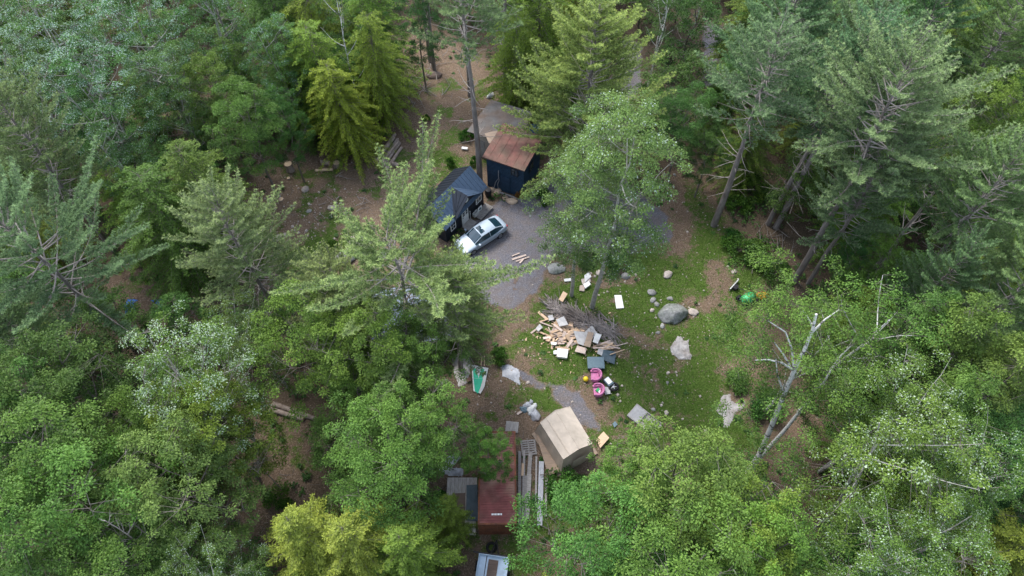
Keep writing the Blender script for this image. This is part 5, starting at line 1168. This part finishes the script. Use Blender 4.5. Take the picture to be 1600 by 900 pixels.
for (nm, l, pts, m, z, th) in [
    ('white_sheet', 'clean white rectangular panel lying alone on the lawn', [(960, 461), (971, 461), (975, 481), (963, 482)], 'white', .1, .05),
    ('cream_box', 'white flattened box on the cream rubble between the poplar trunks', [(911, 444), (920, 439), (923, 444), (915, 450)], 'white', .30, .14),
    ('cream_board', 'upper cream board of the rubble between the poplar trunks', [(913, 430), (920, 425), (924, 432), (914, 441)], 'offwhite', .28, .1),
    ('cream_board', 'middle cream board of the rubble between the poplar trunks', [(908, 436), (922, 433), (923, 440), (910, 444)], 'rockpink', .2, .1),
    ('cream_board', 'lowest beige board of the rubble between the poplar trunks', [(906, 446), (914, 445), (913, 455), (905, 454)], 'pinkwood', .15, .08),
    ('cream_board', 'small pale board left of the thick poplar trunk', [(881, 436), (892, 434), (892, 439), (882, 440)], 'offwhite', .12, .06),
    ('cupboard_board', 'brown board standing off the top of the brush pile', [(880, 455), (887, 459), (879, 472), (873, 468)], 'tanwood', .45, .05),
    ('grey_sheet', 'grey square sheet at the top of the lumber scraps', [(869, 499), (881, 494), (888, 507), (874, 510)], 'greyboard', .55, .04),
    ('grey_sheet', 'grey small sheet left of the lumber scraps', [(837, 513), (843, 506), (848, 511), (841, 518)], 'greyboard', .3, .05),
    ('grey_sheet', 'bluish grey sheet at the upper left of the lumber scraps', [(856, 493), (863, 492), (866, 499), (858, 501)], 'greyboard', .35, .05),
    ('grey_sheet', 'large grey sheet in the middle of the heap', [(896, 517), (915, 519), (912, 540), (903, 537)], 'greyboard', .40, .04),
    ('grey_sheet', 'pointed grey sheet behind the brown drawer front', [(914, 518), (925, 508), (933, 520), (924, 532), (912, 536)], 'greyboard', .48, .04),
    ('drawer_front', 'brown drawer front in the middle of the heap', [(919, 518), (928, 520), (922, 543), (912, 540)], 'plywood', .62, .05),
    ('pale_board', 'pale grey ribbed panel right of the brown drawer front', [(931, 520), (940, 523), (934, 537), (926, 534)], 'offwhite', .55, .08),
    ('pale_board', 'pinkish white board at the lower edge of the heap', [(902, 540), (917, 544), (914, 553), (898, 549)], 'pinkwood', .3, .05),
    ('pale_board', 'small grey panel touching the dark board', [(935, 545), (944, 546), (941, 556), (933, 552)], 'greyboard', .3, .05),
    ('white_box', 'white square box lid at the lower left of the heap', [(871, 544), (888, 546), (886, 559), (870, 557)], 'white', .32, .25),
    ('white_tray', 'small white tray above the white box lid', [(861, 534), (870, 535), (869, 539), (861, 538)], 'white', .3, .06),
    ('white_tray', 'little white step beside the white box lid', [(865, 548), (870, 547), (870, 553), (865, 553)], 'white', .22, .1),
    ('slate_board', 'dark slate board next to the blue-grey lid, with a pole across it', [(943, 546), (963, 550), (960, 569), (939, 561)], 'slate', .3, .05),
    ('blue_scrap', 'small blue-grey plastic square near the tent', [(957, 662), (961, 658), (965, 663), (960, 668)], 'slatelid', .1, .06),
    ('tan_card', 'white scrap on the grass left of the grey shed', [(722, 229), (731, 230), (730, 233), (721, 232)], 'white', .25, .12),
    ('paver', 'gray paver under the wheel beside the toy chairs', [(941, 604), (953, 605), (954, 615), (946, 616)], 'greyboard', .2, .08)]:
    slab(nm, l, {'white_sheet': 'sheet', 'cream_box': 'box', 'paver': 'paver', 'drawer_front': 'board', 'white_box': 'box', 'white_tray': 'tray', 'blue_scrap': 'scrap', 'tan_card': 'scrap'}.get(nm, 'board'), pts, m, z, th)
plank('light_pole', 'thin pale pole lying across the dark slate board', 'pole', (952, 558), (975, 550), .06, .05, 'tanwood', .4)
t = thing('storage_bin', 'blue-grey flat storage bin between the heap and the pink chairs', 'bin', (*at(930, 571), gz(*at(930, 571))), 0)
MB().box((0, 0, .22), (1.15, .85, .44), taper=1.04).build('body', 'slate', t); mb = MB(); mb.box((0, 0, .46), (1.25, .95, .05)); mb.box((0, 0, .492), (1.12, .82, .02)); mb.build('lid', 'slatelid', t)
# toy chairs
def toy_chair(px, py, rz, label, filled=False):
    x, y = at(px, py); t = thing('toy_chair', label, 'toy chair', (x, y, gz(x, y)), rz, 'pink toy chairs')
    mb = MB(); mb.box((0, 0, .16), (.55, .55, .30)); mb.build('seat', 'pink', t)
    th = np.linspace(PI * .32, PI * 1.68, 15); mb = MB()
    for rad, zz, k in ((.42, .25, .10), (.44, .42, .085), (.45, .55, .06)):
        P = [(math.cos(a) * rad * (1.0), math.sin(a) * rad, zz + .12 * max(0, -math.cos(a))) for a in th]; mb.tube(P, k, 7)
    mb.build('backrest', 'pink', t)
    for s in (-1, 1): MB().box((.05, s * .33, .42), (.55, .11, .10)).build('armrest', 'pink', t)
    if filled:
        u = thing('toy_bundle', 'dark green and white toy lying in the lower pink chair', 'toy', (x, y, gz(x, y) + .34), .4)
        MB().box((0, 0, .06), (.28, .2, .12), .3).build('box', 'green', u); MB().box((.05, -.16, .05), (.2, .12, .1), .9).build('block', 'white', u)
    return t
toy_chair(929, 590, .0 + PI, 'pink plastic toy chair right below the storage bin')
toy_chair(933, 613, .4 + PI * .9, 'pink plastic toy chair filled with a green toy', True)
bm = bmesh.new(); bmesh.ops.create_uvsphere(bm, u_segments=20, v_segments=12, radius=.2); me = bpy.data.meshes.new('ball'); bm.to_mesh(me); bm.free(); me.materials.append(M['yellow'])
for p in me.polygons: p.use_smooth = True
o = bpy.data.objects.new('ball', me); COL.objects.link(o); x, y = at(915, 594); o.location = (x, y, gz(x, y) + .19); tag(o, 'yellow ball on the grass beside the pink toy chairs', 'ball')
t = thing('cool_box', 'white and grey cool box above the upright wheel near the toy chairs', 'cool box', (*at(950, 599), gz(*at(950, 599))), -.95)
MB().box((0, 0, .18), (.62, .44, .36), taper=1.06).build('body', 'slatelid', t); MB().box((-.03, 0, .39), (.5, .36, .05)).build('lid', 'white', t); mb = MB(); mb.box((.31, 0, .3), (.04, .34, .06)); mb.build('handle', 'blackplastic', t)
tyre('spare_wheel', 'car wheel with star rim lying beside the pink toy chairs', 958, 606, .40, .2, .1, tilt=-.15)
# shelf frame on the lawn
P = [Vector((*at(*p), .22)) for p in [(995, 633), (1036, 665), (1019, 682), (979, 651)]]; c = sum(P, Vector()) / 4; ux = (P[1] - P[0]); wy = (P[3] - P[0])
t = thing('shelf_frame', 'grey wooden shelf unit lying flat on the lawn right of the tent', 'shelf', (c.x, c.y, gz(c.x, c.y)), math.atan2(ux.y, ux.x)); Lx = ux.length; Wx = wy.length
MB().box((0, 0, .05), (Lx, Wx, .04)).build('back_panel', 'greywood', t)
mb = MB()
for s in (-1, 1): mb.box((0, s * (Wx / 2 - .03), .15), (Lx, .06, .17)); mb.box((s * (Lx / 2 - .03), 0, .149), (.06, Wx - .12, .17))
mb.box((-Lx * .1, 0, .148), (.06, Wx - .12, .16)); mb.box((Lx * .2, -Wx * .12, .147), (Lx * .55, .05, .15)); mb.build('rails', 'greywood', t)
MB().box((-Lx * .3, 0, .215), (Lx * .37, Wx - .14, .03)).build('cover_board', 'greyboard', t)
# tarps and bags
sheet('tarp', 'grey crumpled tarp below the big boulder', 'tarp', [(1045, 543), (1058, 525), (1065, 523), (1068, 533), (1076, 530), (1078, 552), (1084, 555), (1080, 562), (1062, 563), (1050, 555)], 'tarpdirty', .10, 5)
sheet('tarp', 'grey torn tarp in the shade at the right end of the lawn', 'tarp', [(1118, 640), (1128, 618), (1142, 614), (1143, 625), (1158, 632), (1166, 620), (1164, 640), (1152, 644), (1140, 668), (1128, 668), (1130, 655)], 'tarpdirty', .10, 6)
sheet('tarp', 'white tarp with torn dark slots beside the end of the gravel', 'tarp', [(784, 572), (796, 569), (811, 577), (813, 603), (798, 594), (785, 588)], 'tarp', .05, 7)
sheet('tarp', 'pale grey sheet under the leaves left of the green painted slab', 'tarp', [(706, 556), (734, 548), (737, 572), (730, 600), (718, 606), (708, 580)], 'tarpdirty', .08, 8)
sheet('tarp', 'dark grey tarp remains beside the container foot', 'tarp', [(560, 625), (592, 618), (580, 636), (566, 646)], 'tarpdirty', .08, 18)
for i, (a, b, s, m, l) in enumerate([(824, 634, .7, 'tarp', 'topmost pale plastic bag of the heap above the tent'), (830, 641, .8, 'offwhite', 'white plastic bag in the middle of the heap above the tent'), (837, 650, .9, 'tarp', 'lowest blue-grey plastic bag of the heap above the tent'), (818, 640, .6, 'slatelid', 'dark blue-grey bag on the left of the heap above the tent'), (835, 634, .45, 'offwhite', 'small white bag on the right of the heap above the tent'), (830, 628, .35, 'tarp', 'tiny pale bag at the top right of the heap above the tent')]):
    rock('plastic_bag', l, a, b, (s, s * .75, s * .6), m, 90 + i, 'plastic bags above the tent', 3, 'plastic bag', i, .35)
plank('broken_board', 'pale broken board sticking out left of the plastic bags', 'board', (808, 648), (820, 640), .16, .04, 'pinkwood', .1)
ps = thing('painted_slab', 'white sheet with a bright green painted fork shape beside the drive', 'sheet', (*at(747, 592), gz(*at(747, 592)))); c = at(747, 592)
def lp(p): q = at(*p); return (q[0] - c[0], q[1] - c[1])
MB().poly([(*lp(p), .12) for p in [(737, 571), (763, 576), (757, 605), (751, 616), (740, 612), (738, 590)]], .05).build('board', 'offwhite', ps)
mb = MB()
for q in ([(739, 577), (744, 577), (748, 592), (740, 592)], [(752, 576), (757, 578), (754, 592), (748, 592)], [(740, 592.3), (755, 592.3), (751, 606), (747, 616), (742, 612)]): mb.poly([(*lp(p), .128) for p in q][::-1], .006)
mb.build('green_paint', 'teal', ps)
plank('pale_stick', 'left one of two upright pale sticks above the green painted slab', 'stick', (752, 572), (753, 557), .09, .06, 'tanwood', .1)
plank('pale_stick', 'right one of two upright pale sticks above the green painted slab', 'stick', (757, 573), (757, 556), .09, .06, 'tanwood', .1)
slab('board', 'small brown rag on the pale sheet left of the green painted slab', 'board', [(728, 592), (735, 588), (737, 594), (730, 597)], 'rustroof', .2, .03)
# ------------------------------------------------------------------ ride-on mower, amber cover, push bar
x, y = at(1166, 470); t = thing('ride_on_mower', 'bright green ride-on mower with a black wheel under the hanging birch leaves', 'mower', (x, y, gz(x, y)), math.radians(25))
mb = MB(); V, F = [], []
for i in range(9):
    u = i / 8; xx = -.55 + 1.15 * u; w = .36 * math.sin(PI * (.18 + .64 * u)) + .06; hh = .5 + .32 * math.sin(PI * (.15 + .6 * u))
    for j in range(9): a = PI * j / 8; V.append((xx, w * math.cos(a), .28 + (hh - .28) * math.sin(a) ** .7))
for i in range(8):
    for j in range(8): F.append((i * 9 + j, i * 9 + j + 1, (i + 1) * 9 + j + 1, (i + 1) * 9 + j))
F += [tuple(range(9))[::-1], tuple(range(72, 81))]; mb.add(V, F, 0, .5, True); mb.build('hood', 'green', t)
mb = MB()
for i in range(5):
    for s in (-1, 1):
        a = -.4 + i * .2; mb.segs([(a, -.3, .79 - abs(a) * .25)], [(a + .2 * s, .3, .79 - abs(a + .2 * s) * .25)], .014, .014, 4)
mb.build('hood_mesh', 'blackplastic', t)
for xx, yy, rr in ((-.5, .42, .24), (-.5, -.42, .24), (.6, .42, .18), (.6, -.42, .18)): MB().tube([(xx, yy - .09, rr), (xx, yy + .09, rr)], rr, 16).build('wheel', 'tyre', t)
MB().box((.05, 0, .22), (1.3, .6, .1)).build('chassis', 'blackplastic', t)
mb = MB(); mb.tube([(-.72, 0, .55), (-.95, 0, .85)], .03, 6); th = np.linspace(0, 2 * PI, 17); mb.tube([(-.95 + .1 * math.cos(a), .17 * math.sin(a), .86 + .06 * math.cos(a)) for a in th], .02, 5, cap=False); mb.build('steering_wheel', 'blackplastic', t)
x, y = at(1189, 465); t = thing('yellow_cart', 'amber yellow wheeled cart behind the green mower', 'cart', (x, y, gz(x, y)), math.radians(5))
mb = MB(); V, F = [], []
for i in range(9):
    u = i / 8; xx = -.45 + .9 * u; w = .30 * math.sin(PI * (.12 + .76 * u)) + .05
    for j in range(9): a = PI * j / 8; V.append((xx, w * math.cos(a), .25 + .3 * math.sin(a) * (1 - .25 * math.exp(-(xx * 8) ** 2))))
for i in range(8):
    for j in range(8): F.append((i * 9 + j, i * 9 + j + 1, (i + 1) * 9 + j + 1, (i + 1) * 9 + j))
F += [tuple(range(9))[::-1], tuple(range(72, 81))]; mb.add(V, F, 0, .5, True); mb.build('body', 'orange', t)
for s in (-1, 1): MB().tube([(.2, s * .34 - .05, .15), (.2, s * .34 + .05, .15)], .16, 14).build('wheel', 'tyre', t)
x, y = at(1146, 447); t = thing('snow_pusher', 'long white-edged push blade with a dark head on the bank left of the mower', 'push blade', (x, y, gz(x, y)), math.radians(47))
MB().box((0, 0, .2), (1.25, .07, .22)).build('blade', 'offwhite', t); mb = MB(); mb.box((-.15, -.22, .2), (.45, .32, .24)); mb.tube([(-.15, -.3, .25), (.1, -1.5, .5)], .03, 6); mb.build('head', 'blackplastic', t)
# ------------------------------------------------------------------ logs, stumps, dead branches
for i, (a, b, rr, z, l) in enumerate([((586, 255), (618, 212), .2, 0, 'leftmost log of the stack above the feathery pine'), ((592, 259), (622, 219), .19, 0, 'second log from the left in the stack above the feathery pine'), ((598, 262), (625, 225), .18, 0, 'third log from the left in the stack above the feathery pine'), ((604, 266), (628, 232), .17, 0, 'rightmost log of the stack above the feathery pine'), ((590, 256), (617, 221), .17, .32, 'upper left log resting on the stack above the feathery pine'), ((597, 260), (624, 226), .15, .3, 'upper right pale log resting on the stack above the feathery pine')]):
    log('stacked_log', l, a, b, rr, 'bark2', 'logs stacked above the feathery pine', z0=z)
log('cut_log', 'short cut log lying right of the log stack', (614, 258), (623, 260), .22)
log('cut_log', 'short grey log on the slope beside the round one', (503, 257), (515, 258), .28)
log('fallen_log', 'upper one of two fallen logs on the dark soil in the lower left', (428, 632), (494, 656), .19, 'bark2')
log('fallen_log', 'lower one of two fallen logs on the dark soil in the lower left', (422, 641), (475, 656), .2, 'bark2')
log('fallen_log', 'curved pale log under the short logs on the slope', (494, 268), (520, 266), .14, 'cutend')
stump('tall round stump beside the short grey log', 527, 259, .3, .45); stump('grey stump behind the black cottage', 669, 258, .28, .6); stump('sawn round with a pale top near the cottage', 616, 323, .33, .5)
stump('dark stump under the round green maple', 454, 266, .34, .9); stump('small fresh stump on the woodchip slope', 439, 312, .22, .12); stump('pale little stump lower on the woodchip slope', 429, 325, .15, .1); stump('little stump high on the woodchip slope', 451, 279, .15, .15)
stump('yellowish stump near the feathery pine', 570, 353, .16, .15)
def branchpile(label, px, py, n, spread, seed, m='deadwood', L=2.0, a0=0, aw=1.5, cat='dead branches', name='dead_branches'):
    r = rs(seed); cx, cy = at(px, py); mb = MB()
    for i in range(n):
        a = a0 + r.normal() * aw; l = L * r.uniform(.4, 1.1); p = np.array([r.normal() * spread, r.normal() * spread, r.uniform(.05, .45)]); d = np.array([math.cos(a), math.sin(a), r.normal() * .15]); q = [p]
        for k in range(4): d = norm(d + r.normal(size=3) * .16); q.append(q[-1] + d * l / 4)
        for w in q: w[2] = max(w[2], .03)
        mb.tube(q, np.linspace(.04, .01, 5), 4, cap=False); mb.tube([q[2], q[2] + norm(d + r.normal(size=3) * .7) * l * .35], [.018, .006], 3, cap=False)
    return tag(mb.build(name, m, None, (cx, cy, gz(cx, cy))), label, cat, kind='stuff')
branchpile('tangle of pale dead branches at the upper left of the brown slope', 640, 143, 34, 1.1, 3, a0=.6, L=3.2)
branchpile('dead branches caught beside the thin pine trunks', 672, 112, 10, .8, 4, a0=.5)
branchpile('dark dead branches around the earth pit on the right', 1215, 395, 26, 1.3, 5, 'bark', a0=1.0)
branchpile('small crooked pale branch on the brown slope', 692, 150, 3, .2, 6, L=1.6, a0=1.0, aw=.2)
branchpile('dead twigs scattered around the earth hollow on the slope', 540, 320, 16, 1.6, 7, L=1.3)
branchpile('broken branches below the bright maples near the trailer', 850, 800, 14, 1.2, 8, 'bark', L=1.6)
branchpile('twigs piled left of the plank platform', 690, 760, 10, .7, 9, 'bark', L=1.2)
sheet('blue_tarp', 'left blue tarp on the brown ground at the left', 'tarp', [(190, 480), (198, 466), (216, 467), (208, 474), (212, 488), (195, 490)], 'bluetarp', .12, 11)
sheet('blue_tarp', 'right blue tarp on the brown ground at the left', 'tarp', [(232, 468), (254, 466), (253, 484), (244, 490), (237, 488), (248, 478), (240, 473)], 'bluetarp', .12, 12)
sheet('blue_tarp', 'blue tarp on the ground behind the navy shed', 'tarp', [(826, 196), (838, 192), (848, 194), (846, 206), (832, 212), (826, 206)], 'bluetarp', .15, 13)
rock('bundle', 'blue and white bundle beside the straight bare pine trunk', 766, 150, (.7, .9, .7), 'offwhite', 55, cat='bundle', rough=.4)
rock('soil_mound', 'dark wet soil mound beside the thin pine trunks', 678, 118, (1.6, 1.2, .5), 'darkply', 56, cat='mound')
t = thing('rusty_box', 'small rusty red box by the side of the drive behind the poplars', 'box', (*at(884, 229), gz(*at(884, 229))), .4); MB().box((0, 0, .3), (.9, .6, .6)).build('body', 'rustdark', t); MB().box((0, 0, .62), (.96, .66, .05)).build('lid', 'container', t)

sheet('mud_patch', 'dark muddy streak on the lower part of the gravel', 'mud', [(806, 424), (812, 424), (811, 436), (806, 444), (801, 443), (805, 434)], 'darkply', .02, 21, z=.008)
sheet('mud_patch', 'small dark mud spot under the muddy streak on the gravel', 'mud', [(801, 449), (809, 451), (808, 454), (801, 453)], 'darkply', .02, 22, z=.008)
# broken bits around the scrap heap
r = rs(88); mb = MB()
for i in range(260):
    a, b = 893 + r.normal() * 36, 527 + r.normal() * 20; x, y = at(a, b); s_ = r.uniform(.05, .22)
    mb.box((x, y, gz(x, y) + .04), (s_, s_ * r.uniform(.15, .6), .02), r.uniform(0, 3), r.normal() * .4, r.normal() * .3)
tag(mb.build('wood_splinters', 'tanwood'), 'splinters and bits of broken wood around the scrap heap', 'splinters', kind='stuff')
